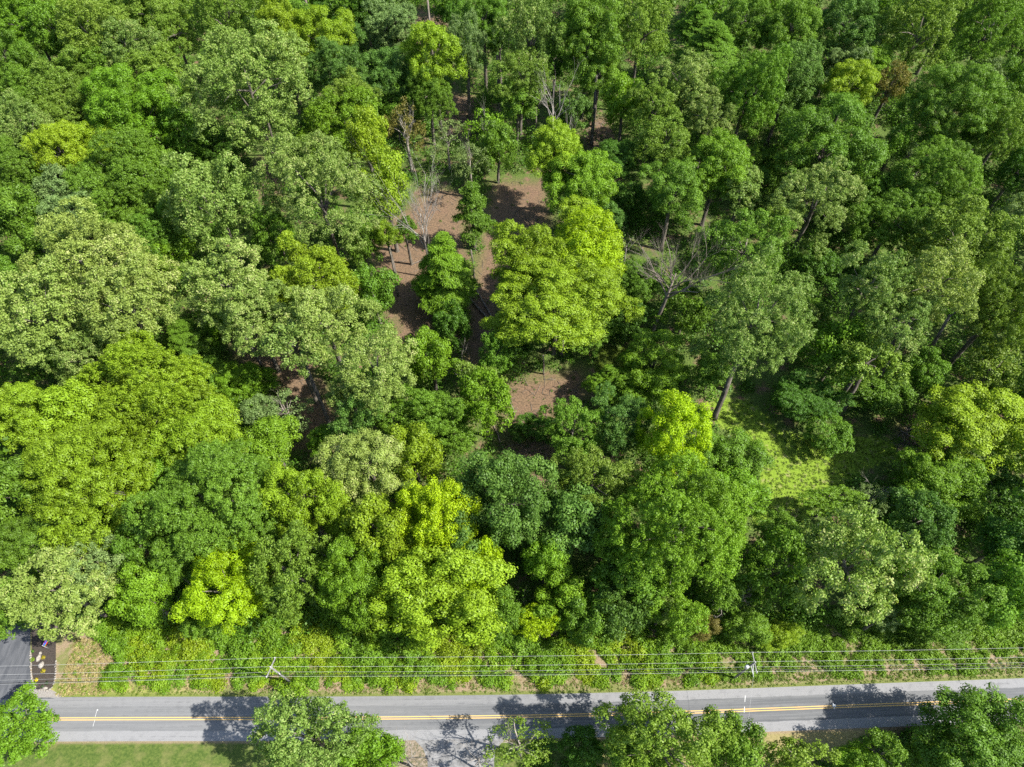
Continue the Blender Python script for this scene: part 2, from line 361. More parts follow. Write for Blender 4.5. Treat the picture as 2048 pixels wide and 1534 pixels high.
# ------------------------------------------------------------------ utility poles and wires
PZ = 10.4
Lp, Rp = at(541, 1334, PZ), at(1510, 1324, PZ)
span = Rp - Lp; ax = Vector((span[0], span[1], 0)).normalized(); per = Vector((-ax.y, ax.x, 0))
def pole(pt, lab, arm_tilt, extra):
    r = empty('utility_pole', (pt[0], pt[1], 0)); props(r, lab, 'utility pole', 'utility poles along the road')
    m = MB(); m.tube([(0, 0, 0), (0, 0, 5), (0, 0, PZ)], [.16, .135, .11], 12); link('pole', m.mesh('pole', POLEM), r)
    d = (per + ax * arm_tilt).normalized(); m = MB(); m.box((0, 0, PZ - .25), (.12, 2.7, .14), math.atan2(d.y, d.x) - math.pi / 2)
    arm = link('crossarm', m.mesh('crossarm', POLEM, False), r)
    for s in (-1.2, 0.0, 1.2):
        m = MB(); c = d * s; z0 = PZ - .18 if s else PZ
        m.tube([(c.x, c.y, z0), (c.x, c.y, z0 + .1), (c.x, c.y, z0 + .16), (c.x, c.y, z0 + .26)], [.03, .09, .06, .05], 8)
        link('insulator', m.mesh('insulator', METAL), arm)
    if extra:
        m = MB(); z = 8.6
        m.tube([(0, 0, z), tuple(per * -1.5 + Vector((0, 0, z + .1)))], [.05, .04], 6); m.tube([tuple(Vector((0, 0, z + .9))), tuple(per * -1.4 + Vector((0, 0, z + .1)))], [.035, .03], 6)
        link('bracket', m.mesh('bracket', METAL), r)
        m = MB(); c = per * -.1 + ax * -.42
        m.tube([(c.x, c.y, 7.5), (c.x, c.y, 7.55), (c.x, c.y, 8.4), (c.x, c.y, 8.45)], [.1, .25, .25, .1], 12); link('transformer', m.mesh('transformer', METAL), r)
    else:
        m = MB(); m.tube([(.12, 0, 7.4), (.5, -.35, 7.4)], [.04, .03], 6); link('bracket', m.mesh('bracket', METAL), r)
    return d
dL = pole(Lp, 'grey wooden utility pole standing deep in the green thicket, nearest the driveway', .28, False)
dR = pole(Rp, 'grey utility pole with metal bracket beside the dry brown verge', -.02, True)
def sag(a, b, s, n=24):
    return [Vector(a).lerp(Vector(b), i / n) - Vector((0, 0, 4 * s * (i / n) * (1 - i / n))) for i in range(n + 1)]
def wire(offL, offR, z, s, rad, mat, lab, grp):
    A, B = Vector((Lp[0], Lp[1], z)) + offL, Vector((Rp[0], Rp[1], z)) + offR
    pts = sag(A - (B - A) * .98 + Vector((0, -.9, 0)), A, s)[:-1] + sag(A, B, s)[:-1] + sag(B, B + (B - A) * .95 + Vector((0, .6, 0)), s)
    m = MB(); m.tube(pts, [rad] * len(pts), 5, False); o = link('power_line', m.mesh('power_line', mat)); props(o, lab, 'wire', grp)
wire(dL * 1.2, dR * 1.2, PZ + .08, .8, .013, WIRE, 'thin overhead wire farthest from the road, at the crossarm ends', 'wires strung between the poles')
wire(dL * 0, dR * 0, PZ + .26, .8, .013, WIRE, 'thin overhead wire over the pole tops, middle of the three', 'wires strung between the poles')
wire(dL * -1.2, dR * -1.2, PZ + .08, .8, .013, WIRE, 'thin overhead wire at the crossarm ends nearest the road', 'wires strung between the poles')
wire(per * -.25, per * -.25, 8.7, .9, .011, WIRE, 'lower thin wire strung below the crossarms', 'wires strung between the poles')
wire(per * -.2, per * -.2, 6.6, .9, .03, CABLE, 'thick black cable strung lowest on the poles', 'wires strung between the poles')
A = Vector((Rp[0], Rp[1], 8.6)) + per * -1.5; B = Vector((*at(1487, 1560, 6.0)[:2], 6.0))
m = MB(); pts = sag(A, B, .35); m.tube(pts, [.011] * len(pts), 5, False); props(link('service_wire', m.mesh('service_wire', WIRE)), 'thin service wire crossing the road from the bracketed pole', 'wire')
# ------------------------------------------------------------------ crowns
def unit(a): return a / np.maximum(np.linalg.norm(a, axis=-1, keepdims=True), 1e-9)
def leaf_quads(rng, pos, nor, size, asp=.62, along=None, droop=.15):
    n = len(pos); r = unit(rng.normal(size=(n, 3)))
    t = unit(np.cross(nor, r)) if along is None else unit(along - nor * (along * nor).sum(1, keepdims=True) + 1e-6)
    b = unit(np.cross(nor, t)); s = size[:, None]
    d = nor * s * droop
    return np.stack([pos - t * s - d, pos + b * s * asp + d, pos + t * s - d, pos - b * s * asp + d], 1)
STY = { # lobe count, lobe radius, puff radius, puff spacing, leaf half size, leaves per puff, normal jitter, fill
 'M': dict(nl=24, lr=.265, pr=.85, sp=1.42, ls=.125, lp=140, nj=.45),
 'O': dict(nl=22, lr=.28, pr=.48, sp=.8, ls=.11, lp=54, nj=.7),
 'T': dict(nl=25, lr=.24, pr=.52, sp=1.0, ls=.13, lp=46, nj=.85),
 'F': dict(nl=26, lr=.27, pr=.5, sp=.8, ls=.17, lp=42, nj=.5),
 'G': dict(nl=22, lr=.25, pr=.45, sp=1.15, ls=.11, lp=26, nj=1.0)}
def make_crown(style, R, seed, shape=None):
    rng = np.random.default_rng(seed); S = STY[style]; nl = S['nl']
    if R < 5: nl = int(nl * .6)
    i = np.arange(nl) + .5; z = 1 - i / nl * 1.62; ph = i * 2.39996 + rng.uniform(0, 6)
    rr = np.sqrt(np.maximum(0, 1 - z * z)); D = unit(np.stack([rr * np.cos(ph), rr * np.sin(ph), z], 1) + rng.normal(0, .16, (nl, 3)))
    k = 1.0 if R >= 5 else 1.2
    Lr = R * S['lr'] * k * rng.uniform(.7, 1.3, nl); C = D * ((R - Lr) * rng.uniform(.78, 1.12, nl))[:, None]
    az = np.arctan2(D[:, 1], D[:, 0]); C *= (1 + .16 * np.sin(2 * az + rng.uniform(0, 6)) + .1 * np.sin(3 * az + rng.uniform(0, 6)))[:, None]
    if style == 'F':
        hz = np.linspace(.97, -.8, nl); env = ((1 - hz) / 1.8) ** .8; az = np.arange(nl) * 2.39996
        C = np.stack([np.cos(az) * env * .62 * R, np.sin(az) * env * .62 * R, hz * R], 1) + rng.normal(0, .04 * R, (nl, 3)); Lr = R * (.14 + .26 * env)
    elif R >= 5: C = np.r_[C, rng.normal(0, .3 * R, (4, 3))]; Lr = np.r_[Lr, np.full(4, R * .3)]
    sq = np.ones(3)
    if style == 'F': sq = np.array((1.1, 1.1, .42))
    if style == 'T': sq = np.array((.92, .92, 1.15))
    pc, pr, pt = [], [], []
    for a in range(len(C)):
        n = int(5.2 * Lr[a] ** 2 * 2 / S['sp'] ** 2) + 3
        d = unit(rng.normal(size=(n, 3)) + np.array((0, 0, .35))); d = d[d[:, 2] > -.55]
        p = C[a] + d * sq * (Lr[a] * rng.uniform(.72, 1.06, len(d)))[:, None]
        ok = np.ones(len(p), bool)
        for b in range(len(C)):
            if b != a: ok &= np.linalg.norm((p - C[b]) / sq, axis=1) > Lr[b] * .8
        if style in 'TG': ok &= rng.random(len(p)) > .12
        p = p[ok]; pc.append(p); pr.append(S['pr'] * rng.uniform(.65, 1.3, len(p))); pt.append(np.clip(rng.normal(.5, .12, len(p)) + rng.normal(0, .12), 0, 1))
    pc, pr, pt = np.concatenate(pc), np.concatenate(pr), np.concatenate(pt)
    cnt = np.maximum(4, (S['lp'] * (pr / S['pr']) ** 2).astype(int)); idx = np.repeat(np.arange(len(pc)), cnt); n = len(idx)
    d = unit(rng.normal(size=(n, 3)) + np.array((0, 0, .5)))
    psq = np.array((1, 1, .8)) if style != 'F' else np.array((1.3, 1.3, .35))
    pos = pc[idx] + d * psq * (pr[idx] * rng.uniform(.55, 1.08, n))[:, None]
    nor = unit(d + rng.normal(0, S['nj'], (n, 3)) * .75 + np.array((0, 0, .35)))
    if style == 'F': nor = unit(rng.normal(0, .4, (n, 3)) + np.array((0, 0, 1)) + .4 * unit(pos))
    size = S['ls'] * rng.uniform(.65, 1.3, n)
    along = None
    if style == 'F': along = unit(pos * np.array((1, 1, 0)) + rng.normal(0, .25 * R, (n, 3)) - np.array((0, 0, .4 * R)))
    V = leaf_quads(rng, pos, nor, size, .36 if style == 'F' else .62, along)
    tint = np.clip(.6 * pt[idx] + .4 * rng.random(n) + (.12 if style == 'T' else 0) * (rng.random(n) - .3), 0, 1)
    return quads_mesh('crown', V, LEAF, tint)
PROTO = {}
SEED = 11
for st in 'MOTFG':
    for key, R, cnt in (('L', 10.0, 5 if st in 'MOT' else 2), ('M', 6.5, 4 if st in 'MOT' else 3), ('S', 3.6, 3)):
        PROTO[st, key] = [(make_crown(st, R, SEED + k * 7 + ord(st) * 13 + int(R * 10)), R) for k in range(cnt)]

def limbs(m, rng, R, Rz, zc, z0, r0, n):
    """limbs from a trunk top region into the crown"""
    for k in range(n):
        a = k * 2.4 + rng.uniform(-.5, .5); e = rng.uniform(.15, 1.1); L = rng.uniform(.55, .85)
        zb = z0 + (zc + .3 * Rz - z0) * rng.uniform(.0, .8)
        tip = Vector((math.cos(a) * math.cos(e) * R * L, math.sin(a) * math.cos(e) * R * L, zc + math.sin(e) * Rz * L * .8))
        b = Vector((0, 0, zb)); mid = b.lerp(tip, .5) + Vector((rng.uniform(-.06, .06) * R, rng.uniform(-.06, .06) * R, .1 * R))
        m.tube([b, mid, tip], [r0 * .55, r0 * .32, r0 * .08], 5, False)
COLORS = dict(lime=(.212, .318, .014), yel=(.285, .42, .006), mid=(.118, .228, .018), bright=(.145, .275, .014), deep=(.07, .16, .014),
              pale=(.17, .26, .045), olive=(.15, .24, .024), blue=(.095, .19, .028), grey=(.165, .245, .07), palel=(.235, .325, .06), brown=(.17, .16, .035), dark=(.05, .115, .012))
CREAM = dict(pale=.5, palel=.75, grey=.12, olive=.18)
trng = random.Random(77)
NOSKIRT = {(1945,855), (1885,972), (125,1182), (1115,610), (1050,520), (1372,620)}
def tree(u, v, wd, hg, style, color, zc, label, name=None):
    d = ray(u, v); dn = np.linalg.norm(d); sd = -d[2] / dn; cd = math.sqrt(1 - sd * sd)
    t = (CAM_H - zc) / -d[2]; s = FPX / t
    zc0 = zc; R = wd / 2 / s; hh = hg / 2 / s; Ry = R
    if R * sd > hh * .95: Ry = hh * .95 / sd
    Rz = math.sqrt(max((hh ** 2 - (Ry * sd) ** 2), (.5 * min(R, Ry)) ** 2)) / max(cd, .35)
    Rz = min(Rz, 1.5 * R, max(zc * .85, 2.0))
    if style not in 'FG' and R > 3.5 and zc > 8 and v < 1380 and (u, v) not in NOSKIRT:
        R2 = max(Rz, .95 * R); R2 = min(R2, zc * .8); R2 = max(R2, Rz)
        zc -= (R2 - Rz) * .95; Rz = R2
    if zc < Rz * .85: zc = Rz * .85
    XY = p = at(u, v, zc0)
    key = 'L' if R > 8.2 else 'M' if R > 4.8 else 'S'
    me, Rn = trng.choice(PROTO[style, key])
    shrub = zc < 4.2
    root = empty(name or ('shrub' if shrub else 'hemlock_tree' if style == 'F' else 'broadleaf_tree'), (p[0], p[1], 0))
    props(root, label, 'shrub' if shrub else 'tree')
    c = link('crown', me, root); c.location = (0, 0, zc)
    rot = trng.choice((0, 1, 2, 3)) * math.pi / 2; 
    f = 1.15
    sx, sy = (R, Ry) if rot in (0, math.pi) else (Ry, R)
    c.rotation_euler.z = rot; c.scale = (sx / Rn * f, sy / Rn * f, Rz / Rn * f)
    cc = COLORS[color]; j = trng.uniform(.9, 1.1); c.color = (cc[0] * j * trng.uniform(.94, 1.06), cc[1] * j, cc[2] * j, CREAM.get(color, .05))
    m = MB(); r0 = max(.09, min(.42, .022 * (zc + Rz))); lx, ly = trng.uniform(-.4, .4), trng.uniform(-.4, .4)
    zb = max(.4, zc - .55 * Rz)
    if shrub:
        for k in range(4):
            a = k * 1.6; m.tube([(0, 0, 0), (math.cos(a) * R * .3, math.sin(a) * R * .3, zc * .7), (math.cos(a) * R * .5, math.sin(a) * R * .5, zc + .3 * Rz)], [.07, .05, .02], 5, False)
    else:
        m.tube([(0, 0, -.1), (0, 0, .5), (lx * .3, ly * .3, zb * .6), (lx, ly, zb), (lx * .5, ly * .5, zc + .35 * Rz)], [r0 * 1.5, r0 * 1.05, r0 * .9, r0 * .75, r0 * .2], 8, False)
        limbs(m, trng, R, Rz, zc, zb, r0, 7 if R > 4 else 4)
    if style == 'G':
        grow(m, trng, Vector((0, 0, zb)), Vector((0, 0, 1)), (zc + Rz * .9 - zb) * .75, r0 * .6, 4, R / max(.5, Rz) * .8)
    link('trunk', m.mesh('trunk', TWIG if style == 'G' else BARK), root)
    return root
def grow(m, rng, p, d, L, r, depth, spread):
    n = 4; pts = [p]; rad = [r]
    q = p.copy(); dd = d.copy()
    for i in range(n):
        dd = (dd + Vector((rng.uniform(-.22, .22), rng.uniform(-.22, .22), rng.uniform(-.05, .12)))).normalized(); q = q + dd * L / n
        pts.append(q.copy()); rad.append(r * (1 - .62 * (i + 1) / n))
    m.tube(pts, rad, 5 if r > .04 else 3, False)
    if depth <= 0: return
    for i in range(rng.choice((3, 4, 4, 5)) if depth > 1 else 3):
        k = rng.randint(1, n); a = rng.uniform(0, 6.28); o = Vector((math.cos(a), math.sin(a), rng.uniform(0, .5))) * spread
        grow(m, rng, pts[k], (dd + o * rng.uniform(.5, 1.1)).normalized(), L * rng.uniform(.45, .7), rad[k] * .62, depth - 1, spread)
def dead_tree(u, v, h, r, lean, nb, label, seed, mat=None, spread=.8, depth=3, bole=.45, name='dead_tree', top=1.0):
    """u, v is the foot on the ground; bole = share of the height before the limbs"""
    mat = mat or DEAD; rng = random.Random(seed); p = at(u, v); root = empty(name, tuple(p)); props(root, label, 'dead tree' if name == 'dead_tree' else 'tree')
    ln = Vector((lean[0], lean[1], 0)); zt = h * bole; m = MB()
    pts = [Vector((0, 0, -.1)), ln * zt * .35 + Vector((0, 0, zt * .5)), ln * zt + Vector((0, 0, zt)), ln * h * .8 + Vector((0, 0, h * .78 * top))]
    m.tube(pts, [r * 1.25, r, r * .85, r * .25], 9); link('trunk', m.mesh('trunk', mat), root)
    for k in range(nb):
        t = .05 + .8 * k / max(1, nb - 1); b = pts[2].lerp(pts[3], t); a = k * 2.4 + rng.uniform(-.6, .6)
        d = Vector((math.cos(a) * spread, math.sin(a) * spread, 1)).normalized() + ln * .5
        m = MB(); grow(m, rng, b, d.normalized(), (h - b.z) * rng.uniform(.65, .95) + .25 * h * .3, r * .5 * (1 - .5 * t), depth, .75 * spread + .25); link('branch', m.mesh('branch', mat), root)
    return root
# ------------------------------------------------------------------ the trees: u, v, width, height in the photograph's pixels, style, colour, crown height, label
TREES = [
# upper left
(50,35,150,110,'M','bright',18,'yellow-green tree filling the top left corner'),
(15,120,90,110,'M','mid',17,'mid-green tree cut by the left edge just below the corner tree'),
(112,65,75,130,'O','mid',17,'thin dark green tree with a long bare curved limb, right of the corner tree'),
(60,185,120,90,'O','mid',14,'shaded dark green tree below the long bare curved limb on the left'),
(180,70,130,130,'T','olive',19,'soft grey-green feathery tree in the second column from the top left corner'),
(255,95,110,100,'T','pale',18,'hazy pale tree just right of the soft feathery grey-green tree, upper left'),
(215,15,120,70,'T','olive',19,'olive tree crossing the top edge a tenth of the way along'),
(310,30,120,100,'M','olive',18,'olive-green tree on the top edge left of a deep black gap'),
(350,75,90,90,'T','olive',16,'ragged olive tree with dark hollows beside the black gap, upper left'),
(452,35,120,125,'T','olive',20,'tall olive speckled tree on the top edge, right of the black gap'),
(125,165,130,90,'O','olive',16,'rounded dull green tree above the pale tree of the left edge'),
(185,140,110,80,'T','mid',15,'shaded mid-green tree below the hazy pale one, upper left'),
(300,135,130,80,'T','olive',16,'small olive tree on the near side of the dark hollow, upper left'),
(275,215,190,150,'M','bright',17,'wide bright green tree left of the great speckled pale tree, upper left'),
(340,190,70,70,'M','olive',16,'darker yellowish bough-like tree behind the wide bright green tree'),
(50,258,115,115,'T','pale',17,'pale yellowish tree on the left edge, a sixth of the way down'),
(135,232,120,90,'O','olive',14,'dull green tree between the pale left edge tree and the wide bright green tree'),
(118,305,100,115,'M','lime',17,'yellow-green puffy tree right below the pale left edge tree'),
(200,285,115,70,'M','lime',15,'low yellow-green domed tree beneath the wide bright green tree'),
(250,345,230,125,'O','mid',16,'broad smooth mid-green tree in front of the two yellow-green ones, left'),
(370,270,80,90,'O','mid',13,'green tree with a dark forked trunk below the wide bright green tree'),
(30,340,100,100,'O','mid',16,'deep green tree on the left edge under the pale one'),
(112,375,85,70,'T','grey',16,'small grey-green tree between the deep green edge tree and the broad smooth one'),
(505,195,250,245,'T','pale',20,'great pale speckled tree with two dark trunks showing, upper left'),
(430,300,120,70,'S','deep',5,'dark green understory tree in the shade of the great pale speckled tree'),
(560,68,85,150,'M','lime',19,'narrow bright lime tree rising like a column near the top edge'),
(642,75,115,105,'M','lime',17,'lime-green tree right of the narrow lime column, below a bare trunk'),
(600,40,60,60,'M','mid',12,'small shaded tree between the lime column and the bare trunk'),
(700,75,55,50,'O','blue',13,'small bluish-green tree right of the lime-green one, upper middle'),
(672,140,115,100,'O','blue',16,'blue-green fine-leaved tree below the lime-green one, upper middle'),
(775,145,105,90,'M','blue',14,'dark rounded tree left of the tall yellow-lime one, upper middle'),
(868,115,105,130,'M','lime',19,'tall yellow-lime tree standing above the dark leaf-littered gap, upper middle'),
(702,190,105,80,'T','olive',16,'speckled tree under the blue-green fine-leaved one'),
(858,200,85,100,'O','mid',12,'mid-green tree at the foot of the tall yellow-lime tree'),
(688,240,145,95,'O','bright',14,'smooth bright green tree between the great pale tree and the beige twiggy one'),
(790,215,70,60,'O','mid',9,'low green tree right behind the beige twiggy tree'),
(735,285,75,100,'M','lime',18,'pointed bright lime tree leaning over the big pale one, left of the dead tree'),
(770,375,90,130,'M','lime',17,'bright lime puffy tree touching the dead grey tree from the left'),
(640,385,225,215,'T','pale',20,'big pale yellow-speckled tree left of the bright lime puffy one'),
(785,35,105,75,'O','grey',14,'dusty olive-grey tree on the top edge above the small litter patch'),
(785,90,80,60,'O','grey',9,'dusty dark shrubby tree beside the small litter patch, upper middle'),
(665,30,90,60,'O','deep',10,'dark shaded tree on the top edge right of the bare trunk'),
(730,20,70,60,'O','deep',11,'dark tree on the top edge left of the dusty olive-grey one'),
(905,30,60,60,'O','deep',11,'dark tree on the top edge right of a thin bare trunk, middle'),
(932,110,90,170,'T','grey',17,'tall dull grey-green speckled tree above the dark leaf litter gap'),
(968,45,85,95,'M','mid',19,'mid-green tree hanging from the top edge just left of centre'),
(1000,75,60,120,'M','deep',14,'dark narrow tree behind the tall grey trunk, top middle'),
(995,300,70,120,'M','mid',9,'dark leafy tree right of the vine-clad stem, beyond the main clearing'),
(945,420,75,150,'F','mid',11,'slender feathery tree at the left edge of the main leaf-litter path'),
(890,545,125,135,'F','bright',10,'bright feathery drooping tree standing in the leaf-litter clearing'),
(905,655,78,95,'O','deep',6,'dark rounded evergreen-looking bush tree below the bright feathery one'),
# upper middle to right
(1062,75,115,150,'T','pale',21,'tall pale olive tree at top centre with a long bare trunk'),
(1178,75,120,150,'M','mid',21,'tall mid-green tree right of top centre'),
(1283,62,115,135,'T','olive',21,'tall speckled olive tree beside a black gap, right of top centre'),
(1042,150,110,90,'T','olive',17,'yellowish lower crown standing over the white dead branches'),
(1198,140,95,80,'M','mid',15,'green tree on a dark trunk above the small orange litter patch'),
(1035,205,70,70,'M','mid',12,'small green tree at the left of the white dead branches'),
(1150,230,75,85,'O','blue',9,'grey-green bushy tree right behind the white dead branches'),
(1110,120,70,80,'O','deep',10,'dark tree deep in shade above the white dead branches'),
(1395,45,80,62,'F','mid',17,'pointed layered green tree at the right side of the black gap, top'),
(1422,100,125,100,'F','mid',16,'layered fan-like green tree below the pointed one, top right of centre'),
(1490,40,115,85,'O','mid',18,'smooth deep green tree on the top edge, three quarters along'),
(1372,165,125,110,'T','pale',18,'pale speckled tree below the layered fan-like one'),
(1308,215,95,100,'T','olive',16,'olive speckled tree left of the pale speckled one, upper right of centre'),
(1330,285,115,95,'T','olive',14,'lowest of the olive speckled trees above the lime forked crown'),
(1420,235,90,90,'T','pale',16,'pale speckled tree joining the smooth blue-green mass, upper right'),
(1250,205,70,155,'M','bright',13,'narrow bright green leafy tree right of the small orange litter patch'),
(1495,195,115,160,'O','mid',17,'wide mid-green tree with dark underside, upper right of centre'),
(1110,312,105,115,'M','lime',15,'lime-topped tree below the white dead branches'),
(1165,365,125,120,'M','bright',14,'bright green tree joined to the lime-topped one, right of the main clearing'),
(1155,425,70,60,'M','lime',13,'small yellow-lime crown between the bright green tree and the large lime tree'),
(1352,370,115,90,'M','mid',15,'lime-edged green tree over the trunk of the twiggy dead tree'),
(1440,330,120,110,'M','bright',16,'bright yellow-green tree with a notched top, right of centre'),
(1488,378,85,70,'T','pale',15,'small pale tree tucked at the right of the notched yellow-green one'),
(1228,325,100,80,'O','deep',8,'dark understory tree right of the lime-topped tree'),
(1515,315,70,55,'O','mid',9,'small shaded tree under the wide mid-green tree'),
(1215,440,65,65,'O','blue',8,'greyish small tree touching the right of the large lime tree top'),
(1250,400,70,70,'O','deep',6,'very dark small tree in the shade right of the bright green tree'),
(1580,68,95,115,'M','mid',18,'domed tree with puffy yellowish tips on the top edge, right'),
(1690,52,130,115,'O','blue',18,'soft smooth green tree on the top edge left of a brown gap'),
(1690,120,110,50,'O','grey',14,'soft greyish lower tree below the smooth one at the top right'),
(1835,72,130,145,'T','olive',19,'tall yellow-tipped tree near the top edge, far right'),
(1975,65,140,150,'T','mid',18,'dark speckled tree in the top right corner'),
(1580,160,135,125,'O','blue',17,'wide blue-green tree below the domed one, upper right'),
(1700,175,90,95,'M','lime',17,'lime-tinted puffy tree at the right flank of the wide blue-green tree'),
(1740,122,85,50,'M','bright',15,'low bright green dome under the soft smooth tree, upper right'),
(1778,175,60,80,'T','brown',14,'small yellow-brown speckled tree, upper right'),
(1905,220,165,155,'M','mid',18,'big rounded dark olive-green tree, upper right'),
(2018,185,80,100,'M','mid',17,'mid-green tree on the right edge, an eighth of the way down'),
(1665,285,215,155,'M','mid',16,'very wide mid-green puffy tree in the upper right quarter'),
(2002,272,100,130,'T','olive',17,'yellow speckled tree near the right edge beside a black hollow'),
(1635,392,175,135,'T','pale',17,'broad pale yellow tree right of the notched yellow-green one'),
(1795,285,58,95,'T','mid',13,'small slim tree between the very wide puffy tree and the big olive one'),
(1880,355,170,135,'O','mid',16,'wide soft green tree below the big rounded olive one, right'),
(1812,315,55,70,'G','grey',11,'grey twiggy thin-leaved tree left of the wide soft green one, upper right'),
(1970,148,70,55,'O','grey',14,'hazy grey-green small tree above the right edge trees'),
(2032,345,60,90,'O','deep',12,'dark tree on the right edge by the black hollow'),
(1775,385,90,80,'O','mid',12,'green tree right of the broad pale yellow one'),
(1900,20,70,60,'T','mid',17,'small tree on the top edge between the yellow-tipped and corner trees'),
(1730,20,60,50,'O','deep',11,'dark sparse tree on the top edge by the brown gap, right'),
# left middle
(185,520,250,190,'T','palel',20,'giant pale cream-green tree, the upper half of the palest mass on the left'),
(95,640,190,190,'T','palel',18,'pale cream-green tree reaching the left edge below the giant one'),
(262,620,170,170,'T','palel',18,'pale cream-green tree with a bare fork showing, right part of the palest mass'),
(170,715,150,90,'T','pale',15,'lower pale tree fringe above the smooth yellow-green dome, left'),
(35,430,95,110,'M','mid',17,'puffy mid-green tree on the left edge above the giant pale tree'),
(85,500,100,65,'M','mid',15,'mid-green flat tree peeping out left of the giant pale tree top'),
(12,565,70,130,'M','mid',15,'green tree strip on the left edge beside the giant pale tree'),
(140,418,120,90,'T','grey',16,'grey-green tree with a yellowish tip above the giant pale tree'),
(255,412,130,80,'O','mid',15,'mid-green tree behind the top of the giant pale tree'),
(312,465,110,90,'O','mid',14,'deep green tree right of the top of the giant pale tree'),
(345,510,80,80,'M','bright',10,'small bright tree with a short bare trunk right of the giant pale tree'),
(432,418,175,190,'T','pale',18,'pale speckled tree with white limbs low on its side, left of centre'),
(455,560,190,110,'T','palel',19,'yellowish pale tree top above the two leaning grey trunks'),
(500,625,150,110,'T','pale',17,'pale tree crown directly over the leaning grey trunks'),
(375,680,110,90,'F','mid',8,'dark green feathery tree in the shade left of the leaning trunks'),
(448,655,55,75,'M','bright',8,'small bright leafy tree beside the first leaning grey trunk'),
(298,780,270,155,'O','lime',16,'smooth yellow-green dome tree below the palest mass'),
(485,765,110,70,'M','bright',5,'low bright green tree at the foot of the leaning grey trunk'),
(425,745,60,60,'O','mid',7,'low mid-green tree right of the smooth yellow-green dome'),
(555,480,80,95,'O','mid',12,'green tree between two pale speckled trees left of centre'),
(625,548,165,110,'O','lime',16,'olive-lime rounded tree in front of the big pale yellow-speckled one'),
(650,640,160,120,'T','palel',18,'pale cream tree below the olive-lime rounded one'),
(590,700,110,110,'T','pale',16,'pale tree over the second leaning trunk'),
(755,745,155,150,'T','palel',17,'pale speckled tree left of the bright round green one by the clearing'),
(700,790,90,80,'T','pale',13,'pale tree fringe hanging toward the blue-green rounded tree'),
(728,490,62,95,'M','mid',9,'mid-green tree on the left rim of the leaf-litter clearing'),
(745,585,85,135,'M','mid',9,'leafy green tree left of the lower leaf-litter patch'),
(775,470,48,52,'M','lime',12,'tiny lime crown on a thin tall trunk in the clearing'),
(812,465,45,80,'O','mid',9,'thin dark sapling tree right of the tiny lime crown'),
(862,715,88,108,'M','bright',11,'bright round green tree at the bottom of the leaf-litter clearing'),
(990,712,70,80,'T','mid',9,'light speckled small tree at the lower end of the leaf-litter path'),
(965,765,90,80,'T','olive',10,'small olive tree right of the bare grey snag'),
# the large lime tree and right of it
(1050,520,130,140,'M','lime',15,'left third of the large lime-green tree group beside the leaf-litter path'),
(1175,495,150,115,'M','yel',16,'brightest yellow-lime tree, upper right of the large lime group'),
(1115,610,250,165,'M','lime',14,'widest lime-green tree in the large group beside the leaf-litter path'),
(1275,570,100,95,'O','mid',7,'dark understory tree between the large lime group and the twiggy dead tree'),
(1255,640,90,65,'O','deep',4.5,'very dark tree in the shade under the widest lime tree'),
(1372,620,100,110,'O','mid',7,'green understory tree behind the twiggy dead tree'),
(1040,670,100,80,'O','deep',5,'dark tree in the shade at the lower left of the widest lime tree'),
(1180,670,90,70,'O','mid',4.5,'shaded tree under the right skirt of the widest lime tree'),
(1490,505,160,150,'T','mid',18,'green upper part tree of the tall pair right of the twiggy dead tree'),
(1512,640,215,225,'T','pale',20,'tall pale speckled tree with a thick dark trunk above the grass glade'),
(1310,722,140,90,'M','bright',10,'bright leafy tree above the yellow-lime column tree'),
(1240,775,110,75,'O','bright',6,'low green tree right of the brown patch at centre'),
(1425,740,75,70,'M','mid',7,'small tree at the left side of the thick dark trunk'),
(1738,575,130,150,'T','pale',20,'leftmost pale tulip-like crown in the right group of leaning trunks'),
(1868,580,145,160,'T','palel',20,'rightmost pale crown in the right group of leaning trunks'),
(1800,640,130,110,'T','pale',19,'middle pale crown in the right group of leaning trunks'),
(1735,720,110,80,'T','olive',15,'low olive crown hanging over the leaning trunks, right'),
(1675,710,110,120,'M','bright',10,'bright tipped tree left of the leaning trunks on the right'),
(1930,480,180,150,'O','olive',17,'wide olive soft tree near the right edge, a third of the way down'),
(1790,440,130,105,'O','mid',14,'mid-green soft tree above the leaning trunk group, right'),
(1992,625,130,170,'O','olive',16,'tall olive tree near the right edge at mid height'),
(2030,440,70,120,'O','grey',16,'hazy grey-green tree on the right edge, a third of the way down'),
(1635,530,90,80,'O','deep',6,'dark tree in the black hollow between the two pale groups, right'),
(1620,640,80,80,'O','mid',7,'shaded green tree between the two pale groups, right'),
(1990,740,110,80,'T','olive',12,'olive tree below the tall olive one at the right edge'),
(1850,745,80,80,'O','mid',8,'shaded green tree behind the leaning trunks, far right'),
(1545,455,60,70,'T','olive',14,'small olive tree wedged between the tall pair and the broad pale yellow tree'),
# lower left
(45,830,125,125,'M','lime',15,'lime-green puffy tree on the left edge just below mid height'),
(148,815,105,95,'M','lime',15,'lime-green puffy tree left of the smooth yellow-green dome'),
(255,868,75,45,'O','mid',10,'small rounded tree in the dark hollow under the smooth dome'),
(395,872,165,125,'M','lime',15,'bright lime dome tree right of the dark hollow, lower left'),
(185,975,240,205,'M','lime',15,'large yellow-lime puffy tree, the biggest in the lower left'),
(32,985,115,135,'M','mid',14,'mid-green tree on the left edge beside the large yellow-lime one'),
(432,1010,250,225,'O','mid',16,'large smooth deep green dome tree, lower left'),
(320,935,80,70,'M','bright',12,'small bright tree between the large yellow-lime tree and the bright dome'),
(60,1085,135,100,'M','mid',12,'mid-green tree above the pale tree by the driveway'),
